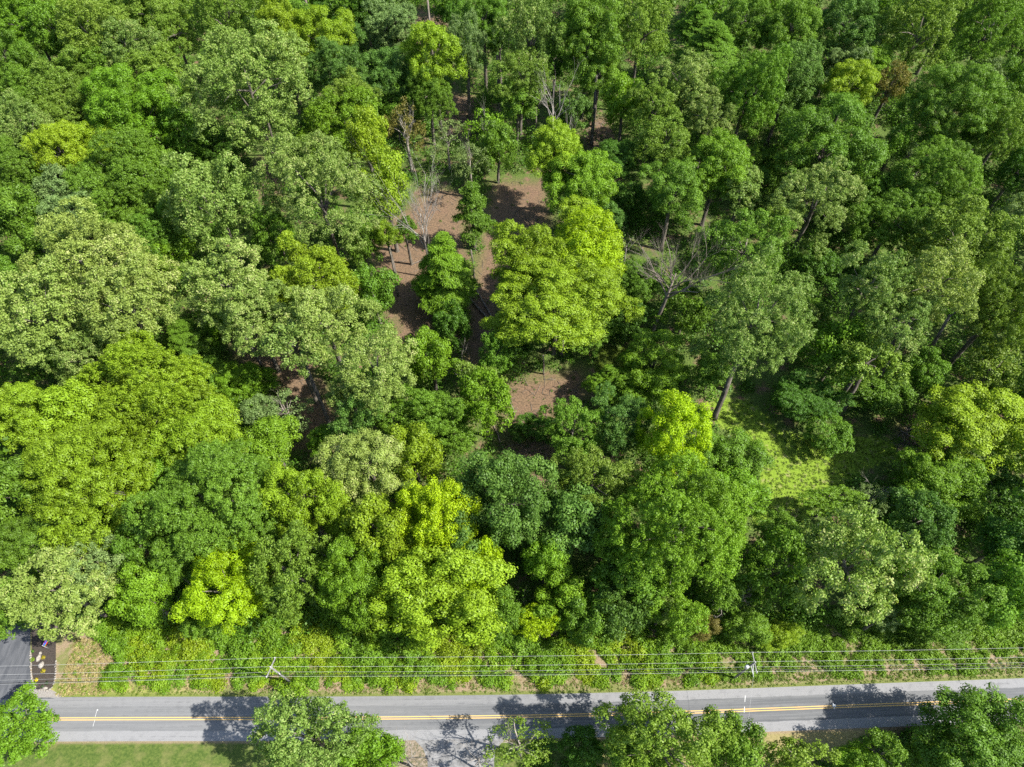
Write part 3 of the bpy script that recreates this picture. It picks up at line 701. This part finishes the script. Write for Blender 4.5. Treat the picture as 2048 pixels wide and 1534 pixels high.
(185,1120,145,105,'T','grey',13,'greyish-green tree behind the pale tree by the driveway'),
(285,1090,85,100,'M','mid',12,'mid-green tree left of the large smooth deep green dome'),
(345,1135,70,70,'M','mid',10,'small green tree left of the brilliant yellow-lime tree'),
(450,1180,168,135,'M','yel',12,'brilliant yellow-lime tree by itself above the roadside thicket, lower left'),
(575,828,100,85,'G','grey',8,'grey-green wispy tree by the second leaning trunk'),
(520,825,70,70,'O','grey',8,'grey-green wispy bush tree right of the bright lime dome'),
(542,885,95,90,'M','bright',9,'bright low tree below the grey-green wispy ones'),
(645,882,52,52,'M','bright',6,'tiny bright tree right of a fallen trunk, lower left of centre'),
(610,1005,135,150,'M','lime',14,'lime tree between the smooth deep green dome and the cream-tipped one'),
(715,850,88,100,'O','blue',12,'blue-green rounded tree below the pale speckled ones'),
(735,935,145,145,'M','palel',15,'cream-tipped lime tree with pale flowery top'),
(825,912,100,115,'M','lime',14,'yellow-lime tree right of the cream-tipped one'),
(875,1040,145,165,'M','yel',15,'vivid yellow-lime tree left of the big cool green dome'),
(760,1060,115,130,'M','lime',15,'pale lime tree below the cream-tipped one'),
(685,1050,55,65,'M','lime',13,'small rounded lime crown left of the pale lime tree'),
(1000,1010,185,225,'M','blue',14,'big cool green dome tree above the dark hollow, lower middle'),
(850,830,175,105,'O','mid',11,'fine-leaved mid-green tree above the yellow-lime one'),
(970,810,110,135,'O','bright',10,'yellowish green tree around the base of the bare grey snag'),
(712,1165,140,165,'M','bright',12,'bright green puffy tree at the thicket edge, lower middle'),
(588,1150,155,175,'T','olive',12,'textured olive-green tree right of the brilliant yellow-lime one'),
(880,1190,240,175,'M','lime',12,'broad bright lime tree at the edge of the roadside thicket, lower middle'),
(955,1130,90,90,'M','yel',12,'yellow-lime crown between the vivid tree and the broad lime one'),
(1145,862,122,122,'T','mid',10,'mid-green speckled tree right of the lower brown patch'),
(1240,845,125,122,'T','blue',11,'darker green tree left of the yellow-lime column tree'),
(1350,872,132,215,'M','yel',14,'yellow-lime column tree, brightest right of centre'),
(1182,972,150,132,'T','olive',13,'speckled green tree left of the very broad green one'),
(1350,1075,285,250,'O','bright',14,'very broad green tree, the largest crown in the lower right half'),
(1150,1045,125,130,'M','blue',11,'cool green tree right of the dark hollow, lower middle'),
(1460,988,122,82,'M','bright',7,'round bright bush tree below the branch pile'),
(1420,900,75,75,'M','mid',3.5,'green shrub left of the grass glade'),
(1483,905,90,80,'M','mid',3.5,'rounded green shrub at the edge of the grass glade'),
(1065,858,85,52,'O','deep',3.2,'dark shrub below the brown patch at centre'),
(1092,1122,82,82,'M','bright',9,'small bright leafy tree in front of the dark hollow, lower middle'),
(1255,1150,130,105,'O','mid',11,'green tree below the very broad one, left side'),
(1655,868,90,75,'O','mid',4.1,'round green shrub on the far side of the grass glade'),
(1615,800,120,80,'O','deep',6,'dark tree behind the grass glade'),
(1765,790,105,70,'O','mid',4.3,'dark green tree between the leaning trunks and the tan patch, right'),
(1945,855,185,155,'M','lime',11,'wide lime-green tree near the right edge below mid height'),
(1885,972,150,125,'M','bright',8,'bright green rounded tree below the tan patch, right'),
(1815,960,70,40,'O','mid',3.0,'low shaded shrub at the right end of the grass glade'),
(1840,1045,112,122,'O','blue',12,'blue-grey rounded tree below the bright rounded one, right'),
(1690,1140,215,245,'T','palel',13,'wide pale yellow-green tree, most open crown in the lower right'),
(1660,1002,115,55,'O','bright',6,'low lime tree behind the wide pale yellow-green one'),
(1560,1065,90,70,'O','mid',8,'mid-green tree left of the wide pale yellow-green top'),
(1740,1000,70,60,'G','grey',5,'grey twiggy small tree at the lower end of the grass glade'),
(1990,985,120,100,'O','deep',7,'dark tree in the deep shade near the right edge'),
(2010,1085,100,100,'M','deep',9,'dark mid-green tree on the right edge, lower right'),
(1870,1178,215,145,'O','mid',12,'broad olive-green tree right of the wide pale one, lower right'),
(2005,1185,120,140,'M','mid',10,'mid-green tree on the right edge above the brown verge'),
(1540,1140,130,175,'O','mid',11,'deep green tree between the very broad green and wide pale trees'),
(1772,1230,70,55,'T','grey',8,'little grey-green crown under the wide pale tree'),
(125,1182,185,160,'T','palel',13,'pale speckled tree overhanging the driveway and mulch bed'),
(25,1215,100,145,'O','mid',11,'green tree on the left edge overhanging the driveway'),
(290,1195,95,115,'M','bright',10,'yellow-green tree right of the pale tree by the driveway'),
(235,1140,75,75,'O','mid',9,'small mid-green tree behind the yellow-green one, lower left'),
(398,1235,75,90,'O','mid',7,'mid-green small tree below left of the brilliant yellow-lime one'),
(500,1095,80,60,'O','mid',9,'shaded tree under the smooth deep green dome'),
(1070,1245,85,68,'O','yel',6,'little yellow bush tree above the middle of the thicket'),
(1122,1205,95,90,'M','bright',7,'bright tree right of the little yellow bush tree'),
(1175,1240,95,100,'M','mid',7,'mid-green tree second to the right of the little yellow bush tree'),
(1240,1220,112,112,'O','blue',8,'grey-green dome tree at the thicket edge below the very broad green tree'),
(1328,1220,50,55,'T','pale',8,'tiny pale crown right of the grey-green dome at the thicket edge'),
(1400,1255,70,50,'O','brown',3.6,'brownish shrub beneath the grey bare twigs, right of centre'),
(1350,1250,75,60,'O','mid',4.5,'dark green tree left of the brownish shrub'),
(1440,1170,90,90,'O','mid',9,'deep green tree behind the grey bare twigs, lower right'),
(1560,1270,80,50,'O','lime',2.6,'lime shrub at the top of the brown verge'),
(1490,1255,80,60,'M','mid',4.5,'green tree at the left end of the brown verge, behind the utility pole'),
(1880,1255,120,60,'O','mid',4.5,'low shaded tree at the top of the brown verge, right'),
(1000,1230,90,90,'O','mid',7,'shaded green tree right of the broad bright lime one'),
# near side of the road
(48,1455,132,105,'O','bright',6,'feathery green tree at the bottom left, over the road edge'),
(625,1478,200,170,'T','pale',11,'pale yellow-tipped tree overhanging the near lane, bottom left'),
(745,1508,115,100,'M','bright',7,'bright green bushy tree right of the pale yellow-tipped one, bottom'),
(1040,1492,145,112,'G','olive',7,'thin olive twiggy tree right of the lower driveway'),
(1165,1500,90,80,'O','deep',4.4,'dark low tree between the twiggy tree and the big olive one, bottom'),
(1315,1495,225,195,'T','olive',12,'big olive-yellow tree overhanging the road at the bottom middle'),
(1260,1500,90,110,'M','mid',8,'dark green left flank tree of the big olive-yellow one, bottom'),
(1455,1490,108,135,'M','mid',10,'upright dark green tree right of the big olive-yellow one, bottom'),
(1595,1525,125,90,'T','olive',7,'olive tree rising from the dry lawn, bottom right'),
(1760,1508,95,80,'T','mid',6,'mid-green speckled tree left of the big green tree, bottom right'),
(1712,1525,90,55,'M','bright',4.4,'low bright tree on the bottom edge, right'),
(1968,1480,215,175,'M','mid',9,'big green tree overhanging the road in the bottom right corner'),
(1860,1520,90,60,'O','mid',5,'shaded low tree at the left foot of the big bottom right tree'),
]
for row in TREES:
    r = list(row)
    if r[4] == 'S': r[4] = 'O'
    tree(*r)

# sparse and dead trees
tree(812, 262, 80, 130, 'G', 'brown', 11, 'beige twiggy tree just coming into leaf, upper middle', 'broadleaf_tree')
tree(895, 285, 75, 80, 'G', 'grey', 8, 'grey-green wispy tree beside the dark leaf litter gap', 'broadleaf_tree')
tree(940, 330, 70, 80, 'G', 'grey', 9, 'grey bare-topped wispy tree above the slender feathery one', 'broadleaf_tree')
tree(975, 275, 85, 130, 'G', 'bright', 9, 'vine-leaved thin tree with white bare tips', 'broadleaf_tree')
dead_tree(862, 556, 22, .2, (-.02, .02), 11, 'tall dead grey tree with many upright bare limbs in the clearing', 3, spread=.32, depth=3, bole=.3)
dead_tree(1106, 318, 18, .28, (-.05, 0), 8, 'white dead tree with bare forked limbs, upper middle', 8, spread=.6, depth=2, bole=.45)
dead_tree(1130, 330, 13, .14, (.06, 0), 4, 'thin white dead tree right of the forked white one', 18, spread=.35, depth=1, bole=.5)
dead_tree(1298, 684, 23, .36, (.1, .06), 10, 'leaning brown dead tree with fine bare twigs, right of the large lime group', 12, DULL, spread=.6, depth=4, bole=.5)
dead_tree(935, 790, 9, .2, (-.1, .1), 6, 'bare grey snag at the lower end of the leaf-litter path', 21, DEAD, spread=.9, depth=2, bole=.35)
dead_tree(668, 1128, 9, .16, (-.35, .1), 5, 'small grey dead tree above the bright green puffy one, lower left', 24, DEAD, spread=.9, depth=2, bole=.55)
dead_tree(362, 1232, 6, .12, (-.3, .15), 6, 'small grey dead tree left of the brilliant yellow-lime tree', 27, DEAD, spread=1.0, depth=2, bole=.4)
dead_tree(1440, 1240, 9.5, .22, (-.2, .2), 7, 'grey bare twiggy tree above the brownish shrub, lower right', 30, DEAD, spread=1.0, depth=3, bole=.5)
dead_tree(1050, 1215, 5.5, .1, (-.1, .1), 6, 'little grey twig tree above the little yellow bush', 33, DULL, spread=1.1, depth=2, bole=.4)
dead_tree(825, 1533, 7.5, .16, (-.1, .15), 9, 'white bare branchy tree beside the lower driveway', 36, DEAD, spread=1.3, depth=2, bole=.5)
dead_tree(960, 1540, 7, .13, (0, .2), 7, 'pale bare branchy tree at the left of the thin olive twiggy tree', 39, DEAD, spread=1.2, depth=2, bole=.45)
dead_tree(1735, 1010, 6, .12, (.15, .1), 6, 'pale bare small tree at the lower end of the grass glade', 42, DEAD, spread=1.0, depth=2, bole=.4)
dead_tree(1560, 1050, 5, .1, (-.1, .1), 6, 'brown bare twig tree left of the grass glade end', 45, DULL, spread=1.0, depth=2, bole=.4)
dead_tree(1545, 1170, 11, .2, (0.05, .1), 6, 'pinkish bare branches poking through the deep green tree, lower right', 48, DULL, spread=.9, depth=3, bole=.6)
dead_tree(1245, 545, 9, .12, (.0, .1), 4, 'small white forked dead tree right of the widest lime tree', 51, DEAD, spread=.8, depth=1, bole=.6)
dead_tree(870, 150, 26, .26, (0, 0), 3, 'thin dark bare trunk on the top edge, left of centre', 54, DULL, spread=.6, depth=2, bole=.8)
dead_tree(640, 120, 30, .34, (0, 0), 3, 'tall grey bare trunk on the top edge above the lime-green tree', 57, DULL, spread=.5, depth=2, bole=.85)

# tall bare boles that show below their crowns
def bole(u0, v0, u1, v1, z1, r, label):
    a, b = at(u0, v0), at(u1, v1, z1); root = empty('bare_trunk', tuple(a)); props(root, label, 'tree trunk')
    e = Vector(b - a); m = MB(); m.tube([Vector((0, 0, -.1)), e * .1, e * .5 + Vector((.1, 0, 0)), e], [r * 1.35, r, r * .9, r * .7], 9); link('trunk', m.mesh('trunk', BARK), root)
    m = MB(); m.tube([e * .93, e * .97 + Vector((.8, .3, 1.2)), e + Vector((1.5, .6, 2.5))], [r * .4, r * .25, r * .1], 6); link('branch', m.mesh('branch', BARK), root)
bole(540, 760, 483, 662, 13, .3, 'first leaning grey trunk, rising from the brown litter left of centre')
bole(662, 855, 598, 700, 14, .36, 'second leaning grey trunk, thick, with its foot by the grey wispy tree')
bole(1428, 836, 1468, 735, 13, .5, 'thick dark trunk standing at the left end of the grass glade')
bole(1682, 828, 1745, 705, 13, .42, 'leftmost thick trunk in the right group of leaning trunks')
bole(1742, 780, 1815, 660, 14, .36, 'second trunk of the right group of leaning trunks')
bole(1838, 735, 1900, 630, 14, .34, 'third trunk of the right group of leaning trunks')
bole(1870, 885, 1930, 805, 10, .34, 'dark trunk under the wide lime-green tree near the right edge')
bole(1183, 290, 1193, 150, 16, .42, 'dark bare trunk standing on the small orange litter patch')
bole(998, 235, 994, 110, 15, .34, 'tall grey trunk left of the white dead branches, top middle')
bole(1070, 275, 1072, 215, 9, .3, 'short dark trunk left of the white forked dead tree')
bole(1322, 500, 1342, 395, 13, .42, 'dark trunk behind the twiggy dead tree')
bole(796, 592, 779, 495, 11, .2, 'thin ivy-clad trunk carrying the tiny lime crown')
bole(949, 560, 942, 500, 8, .2, 'grey trunk of the slender feathery tree beside the path')
bole(1087, 748, 1086, 710, 6, .16, 'pale slim trunk under the widest lime tree')
bole(1122, 712, 1126, 680, 5, .3, 'grey trunk in the shade under the widest lime tree')
bole(552, 310, 535, 240, 11, .3, 'dark trunk under the great pale speckled tree, upper left')
bole(885, 385, 872, 350, 5, .1, 'thin bare stem at the left rim of the main leaf-litter path')

# fallen logs, branch pile
def log(a, b, r, label, z=.25):
    A, B = at(*a), at(*b); root = empty('fallen_log', tuple(A)); props(root, label, 'log'); e = Vector(B - A)
    m = MB(); m.tube([Vector((0, 0, z)), e * .35 + Vector((.1, .1, z + .1)), e * .7 + Vector((0, -.1, z)), e + Vector((0, 0, z * .8))], [r, r * .92, r * .8, r * .6], 8); link('trunk', m.mesh('trunk', DULL), root)
    m = MB(); s = e * .75 + Vector((0, 0, z)); m.tube([s, s + e.cross(Vector((0, 0, 1))).normalized() * 1.2 + Vector((0, 0, .5))], [r * .4, r * .12], 5); link('branch', m.mesh('branch', DULL), root)
log((993,662), (936,592), .24, 'longer fallen log lying across the leaf-litter path')
log((992,655), (952,578), .2, 'shorter fallen log beside the longer one on the leaf-litter path')
log((1855,893), (1800,862), .14, 'thin fallen log on the tan patch near the right edge')
log((1030,835), (1015,790), .14, 'curved fallen branch at the left of the brown patch at centre', .15)
log((1085,935), (1035,905), .12, 'fallen branch on the lower brown patch', .15)
log((850,520), (820,530), .12, 'short fallen branch on the litter by the dead grey tree', .15)
log((1060,410), (1030,425), .1, 'dark fallen branch at the top of the main clearing', .15)
log((1000,885), (985,845), .13, 'short rotting log left of the dark shrub at centre', .15)
prng = random.Random(9)
m = MB()
for k in range(38):
    a = prng.uniform(0, 6.28); L = prng.uniform(.7, 1.9); x, y = prng.gauss(0, .8), prng.gauss(0, .9); z = prng.uniform(.1, .8)
    m.tube([(x - L * math.cos(a), y - L * math.sin(a), z * .5), (x, y, z + .1), (x + L * math.cos(a), y + L * math.sin(a), z * prng.uniform(.3, 1.2))], [.09, .08, .03], 5)
o = link('branch_pile', m.mesh('branch_pile', DULL)); o.location = tuple(at(1411, 940)); props(o, 'heap of cut brown branches right of the yellow-lime column tree', 'branch pile')

# ------------------------------------------------------------------ masses nobody could count
def clusters(name, pts, rad, hgt, per, ls, color, alpha, seed, squash=.75, style_t=(.62, .38)):
    rng = np.random.default_rng(seed); n = len(pts)
    cnt = np.maximum(6, (per * (rad / np.mean(rad)) ** 2).astype(int)); idx = np.repeat(np.arange(n), cnt); N = len(idx)
    d = unit(rng.normal(size=(N, 3)) + np.array((0, 0, .45))); d[:, 2] = np.abs(d[:, 2])
    pos = np.c_[pts, np.zeros(n)][idx] + d * np.stack([rad, rad, hgt], 1)[idx] * rng.uniform(.5, 1.1, N)[:, None]
    nor = unit(d + rng.normal(0, .6, (N, 3)) + np.array((0, 0, .5)))
    V = leaf_quads(rng, pos, nor, ls * rng.uniform(.6, 1.4, N)); ct = np.clip(rng.normal(.5, .2, n), 0, 1)
    o = link(name, quads_mesh(name, V, LEAF, np.clip(style_t[0] * ct[idx] + style_t[1] * rng.random(N), 0, 1))); o.color = (*color, alpha); return props(o, kind='stuff')
rng = np.random.default_rng(3)
# undergrowth over the forest floor
ro = lambda P: np.interp(P[:, 0], EC[:, 0], EC[:, 1])
P = np.stack([rng.uniform(-175, 175, 34000), rng.uniform(4, 262, 34000)], 1)
P = P[np.abs(P[:, 0]) < 70 + P[:, 1] * .62]
P = P[P[:, 1] > ro(P) + HALF + 9]
keep = (area_mask(P, LITTER, 2.0) < .5) & (area_mask(P, GLADE, 2.0) < .5)
P = P[keep]; Q = P[9500:]; P = P[:9500]; r = rng.uniform(.7, 1.9, len(P))
clusters('undergrowth', P, r, r * rng.uniform(.6, 1.3, len(P)), 46, .2, (.075, .17, .014), .05, 6)
hz = rng.uniform(3, 8, len(Q)); k = CAM_H / (CAM_H - hz); Q2 = Q * k[:, None]; Q3 = Q * (CAM_H / (CAM_H - hz * .5))[:, None]
ok = np.ones(len(Q), bool)
for q in (Q, Q2, Q3, Q2 + [2.5, 0], Q2 - [2.5, 0], Q + [2, 0]): ok &= (area_mask(q, LITTER, .1) < .5) & (area_mask(q, GLADE, .1) < .5)
OPEN = [[at(u, v)[:2] for u, v in p] for p in ([(1770,850),(1930,850),(1930,975),(1770,975)], [(1270,540),(1370,400),(1440,400),(1340,700),(1270,720)], [(1060,690),(1150,690),(1150,760),(1060,760)])]
for q in (Q, Q3): ok &= area_mask(q, OPEN, .1) < .5
Q, hz = Q[ok][:2400], hz[ok][:2400]; r = rng.uniform(1.5, 3.3, len(Q))
clusters('sapling_layer', Q, r, hz, 300, .19, (.085, .185, .013), .05, 36)
# scattered seedlings on the litter and the glade
P = np.concatenate([rng.uniform(np.min(q, 0), np.max(q, 0), (170, 2)) for q in LITTER + GLADE]); P = P[(area_mask(P, LITTER + GLADE, .5) > .5)]
P = P[rng.random(len(P)) < .32]; r = rng.uniform(.12, .5, len(P)); clusters('seedlings', P, r, r * .7, 14, .11, (.08, .15, .02), .1, 16)
# glade grass
P = np.concatenate([rng.uniform(np.min(q, 0), np.max(q, 0), (5200, 2)) for q in GLADE]); P = P[area_mask(P, GLADE, 3.0) > rng.uniform(.3, .9, len(P))]
r = rng.uniform(.1, .3, len(P)); clusters('glade_grass', P, r, r * .8, 9, .07, (.13, .19, .02), .1, 17)
# roadside thicket
def band(n, u0, u1, lo, hi, seed):
    rng = np.random.default_rng(seed); a, b = at(u0, 1390)[0], at(u1, 1390)[0]
    x = rng.uniform(a, b, n); t = rng.random(n); y = np.interp(x, EC[:, 0], EC[:, 1]) + HALF + lo + (hi - lo) * t
    return np.stack([x, y], 1)
def wave(P, k, s): return np.sin(P[:, 0] * k + s) * np.sin(P[:, 1] * k * 1.3 + 2 * s) + .5 * np.sin(P[:, 0] * k * 2.3 + P[:, 1] * k * 1.7 + 3 * s)
P = band(2300, 150, 1440, 1.0, 12.0, 5); dd = P[:, 1] - ro(P) - HALF
k = dd - 1.6 - .9 * np.sin(P[:, 0] * .9) - .6 * np.sin(P[:, 0] * 2.3 + 1) + wave(P, .8, 1) * .6
xl = P[:, 0] - at(205, 1350)[0]; k = np.minimum(k, xl * .8 + 1.6 * np.sin(dd * .9) + .25 * (dd - 5))
P = P[k > rng.normal(0, .35, len(P))]; dd = P[:, 1] - ro(P) - HALF
r = rng.uniform(.35, 1.15, len(P)) * (1 + .25 * wave(P, .45, 2)); far = np.clip((dd - 1.5) / 6, .2, 1.2)
hh = np.maximum(.35, r * rng.uniform(.8, 1.6, len(P)) * (.5 + far) * (1 + .35 * wave(P, .33, 4)))
sel = wave(P, .3, 7) + rng.normal(0, .35, len(P))
for i, (lo, hi, colr) in enumerate(((-9, -.25, (.13, .25, .014)), (-.25, .55, (.17, .29, .012)), (.55, 9, (.225, .315, .012)))):
    q = (sel > lo) & (sel <= hi)
    clusters('roadside_thicket', P[q], r[q], hh[q], 170, .12, colr, .1, 7 + i, style_t=(.7, .3))
P = np.array([Lp[:2] + np.array(d) for d in ((.9, -1.1), (1.4, -.4), (-.3, -1.2), (.3, -1.9), (1.9, -1.4), (-1.2, -.6))]); r = np.full(6, 1.1); clusters('roadside_thicket', P, r, np.array((3.2, 3.4, 2.6, 2.4, 2.8, 2.6)), 260, .12, (.16, .28, .012), .1, 19)
P = band(2600, 1400, 2120, 1.2, 10, 12); dd = P[:, 1] - ro(P) - HALF
k = wave(P, .42, 3) + .8 * wave(P, 1.1, 5) + .3 * dd - 1.15
P = P[k > rng.normal(.15, .45, len(P))]; r = rng.uniform(.25, .95, len(P)); clusters('roadside_thicket', P, r, r * rng.uniform(.6, 1.3, len(P)), 100, .115, (.14, .25, .016), .1, 13)
P = band(2200, 185, 2120, .15, 1.6, 14); r = rng.uniform(.08, .22, len(P)); clusters('verge_grass', P, r, r * .8, 8, .07, (.12, .18, .02), .15, 15)
P = band(3600, 1390, 2120, .8, 9.0, 24); r = rng.uniform(.1, .35, len(P)); clusters('verge_grass', P, r, r * .8, 10, .09, (.14, .215, .025), .25, 25)
P = band(900, 112, 215, .3, 8, 28); r = rng.uniform(.1, .3, len(P)); clusters('dry_grass', P, r, r * .8, 10, .1, (.34, .28, .12), .3, 29)
P = band(160, 112, 215, .3, 8, 38); r = rng.uniform(.1, .4, len(P)); clusters('verge_grass', P, r, r * .8, 16, .09, (.15, .23, .02), .1, 39)
P = band(1500, 215, 1400, .9, 3.4, 48); r = rng.uniform(.08, .2, len(P)); clusters('dry_grass', P, r, r * .6, 7, .08, (.3, .22, .12), .3, 49)
# dark brush on the near side of the road
P = np.stack([rng.uniform(at(1020, 1500)[0], at(2120, 1500)[0], 420), rng.uniform(-12, -.8, 420)], 1); P[:, 1] += ro(P) - HALF
P = P[~((P[:, 0] > at(1475, 1500)[0]) & (P[:, 0] < at(1700, 1500)[0]) & (P[:, 1] > ro(P) - HALF - 4.5))]
P = P[~((P[:, 0] < at(1060, 1500)[0]) & (P[:, 1] > ro(P) - HALF - 3))]
r = rng.uniform(.5, 1.3, len(P)); clusters('brush', P, r, r * 1.1, 90, .15, (.075, .17, .014), .05, 26)
# twigs and sticks lying on the litter
P = np.concatenate([rng.uniform(np.min(q, 0), np.max(q, 0), (90, 2)) for q in LITTER]); P = P[area_mask(P, LITTER, .5) > .5]; m = MB(); prng = random.Random(14)
for x, y in P:
    a = prng.uniform(0, 6.28); L = prng.uniform(.4, 1.9); d = Vector((math.cos(a), math.sin(a), 0)) * L; b = Vector((x, y, .06))
    m.tube([b - d, b + Vector((prng.uniform(-.1, .1), prng.uniform(-.1, .1), .05)), b + d], [.05, .04, .015], 4)
props(link('fallen_twigs', m.mesh('fallen_twigs', DULL)), kind='stuff')
# garden bed plants
for (u, v, c, rr, lab) in ((73.5,1360,(.6,.5,.01),.33,'brightest yellow clump near the road end of the mulch bed'), (87.5,1342,(.36,.3,.02),.34,'dull golden clump in the middle of the mulch bed'),
                           (87.5,1315,(.34,.28,.02),.3,'golden clump beside the greyish upright rock'), (65.5,1319.5,(.16,.26,.02),.32,'lime clump at the driveway edge of the mulch bed'),
                           (66,1303,(.07,.17,.02),.25,'green clump at the shaded end of the mulch bed'), (94,1366,(.05,.09,.03),.26,'dark green clump near the road end of the mulch bed'), (85,1373,(.04,.08,.03),.2,'smallest dark clump behind the garden light')):
    rg = np.random.default_rng(int(u)); d = unit(rg.normal(size=(90, 3))); d[:, 2] = abs(d[:, 2]); pos = d * rr * rg.uniform(.5, 1.1, 90)[:, None]
    o = link('garden_plant', quads_mesh('garden_plant', leaf_quads(rg, pos, unit(d + rg.normal(0, .4, (90, 3))), rg.uniform(.05, .11, 90)), LEAF, rg.random(90)))
    o.location = tuple(at(u, v)); o.location.z = .02; o.color = (*c, .0); props(o, lab, 'plant')
# the wood beyond the frame on every side
frng = np.random.default_rng(99); V, T = [], []
def far_tree(x, y, z, R):
    n = 34; d = unit(frng.normal(size=(n, 3)) + np.array((0, 0, .3))); pc = np.array((x, y, z)) + d * np.array((R, R, R * .9)) * frng.uniform(.6, 1.0, n)[:, None]
    idx = np.repeat(np.arange(n), 55); dd = unit(frng.normal(size=(len(idx), 3)) + np.array((0, 0, .4)))
    V.append(leaf_quads(frng, pc[idx] + dd * R * .3 * frng.uniform(.5, 1.1, len(idx))[:, None], unit(dd + frng.normal(0, .6, dd.shape)), frng.uniform(.25, .5, len(idx)))); T.append(np.clip(np.repeat(frng.normal(.45, .15, n), 55) + frng.normal(0, .1, len(idx)), 0, 1))
for sgn in (-1, 1):
    for y in np.arange(38, 250, 11.0):
        for k in range(2):
            hw = (math.hypot(y, CAM_H - 15) * .78 + 3) * 1.0
            yy = y + frng.uniform(-3, 3); x0 = abs(at(2048, 767 - FPX * math.tan(max(-.5, min(.5, math.atan2(yy, CAM_H - 16) - TILT))), 16)[0])
            far_tree(sgn * (x0 + 8 + 12 * k + frng.uniform(-1.5, 3)), yy, frng.uniform(12, 17), frng.uniform(5.5, 7.5))
ytop = at(1024, 0, 18)[1]
for x in np.arange(-165, 166, 12.0):
    for k in range(2): far_tree(x + frng.uniform(-3, 3), ytop + 11 + 12 * k + frng.uniform(-2, 3), frng.uniform(12, 17), frng.uniform(6, 8))
o = link('distant_wood', quads_mesh('distant_wood', np.concatenate(V), LEAF, np.concatenate(T))); o.color = (.1, .2, .014, .05); props(o, kind='stuff')
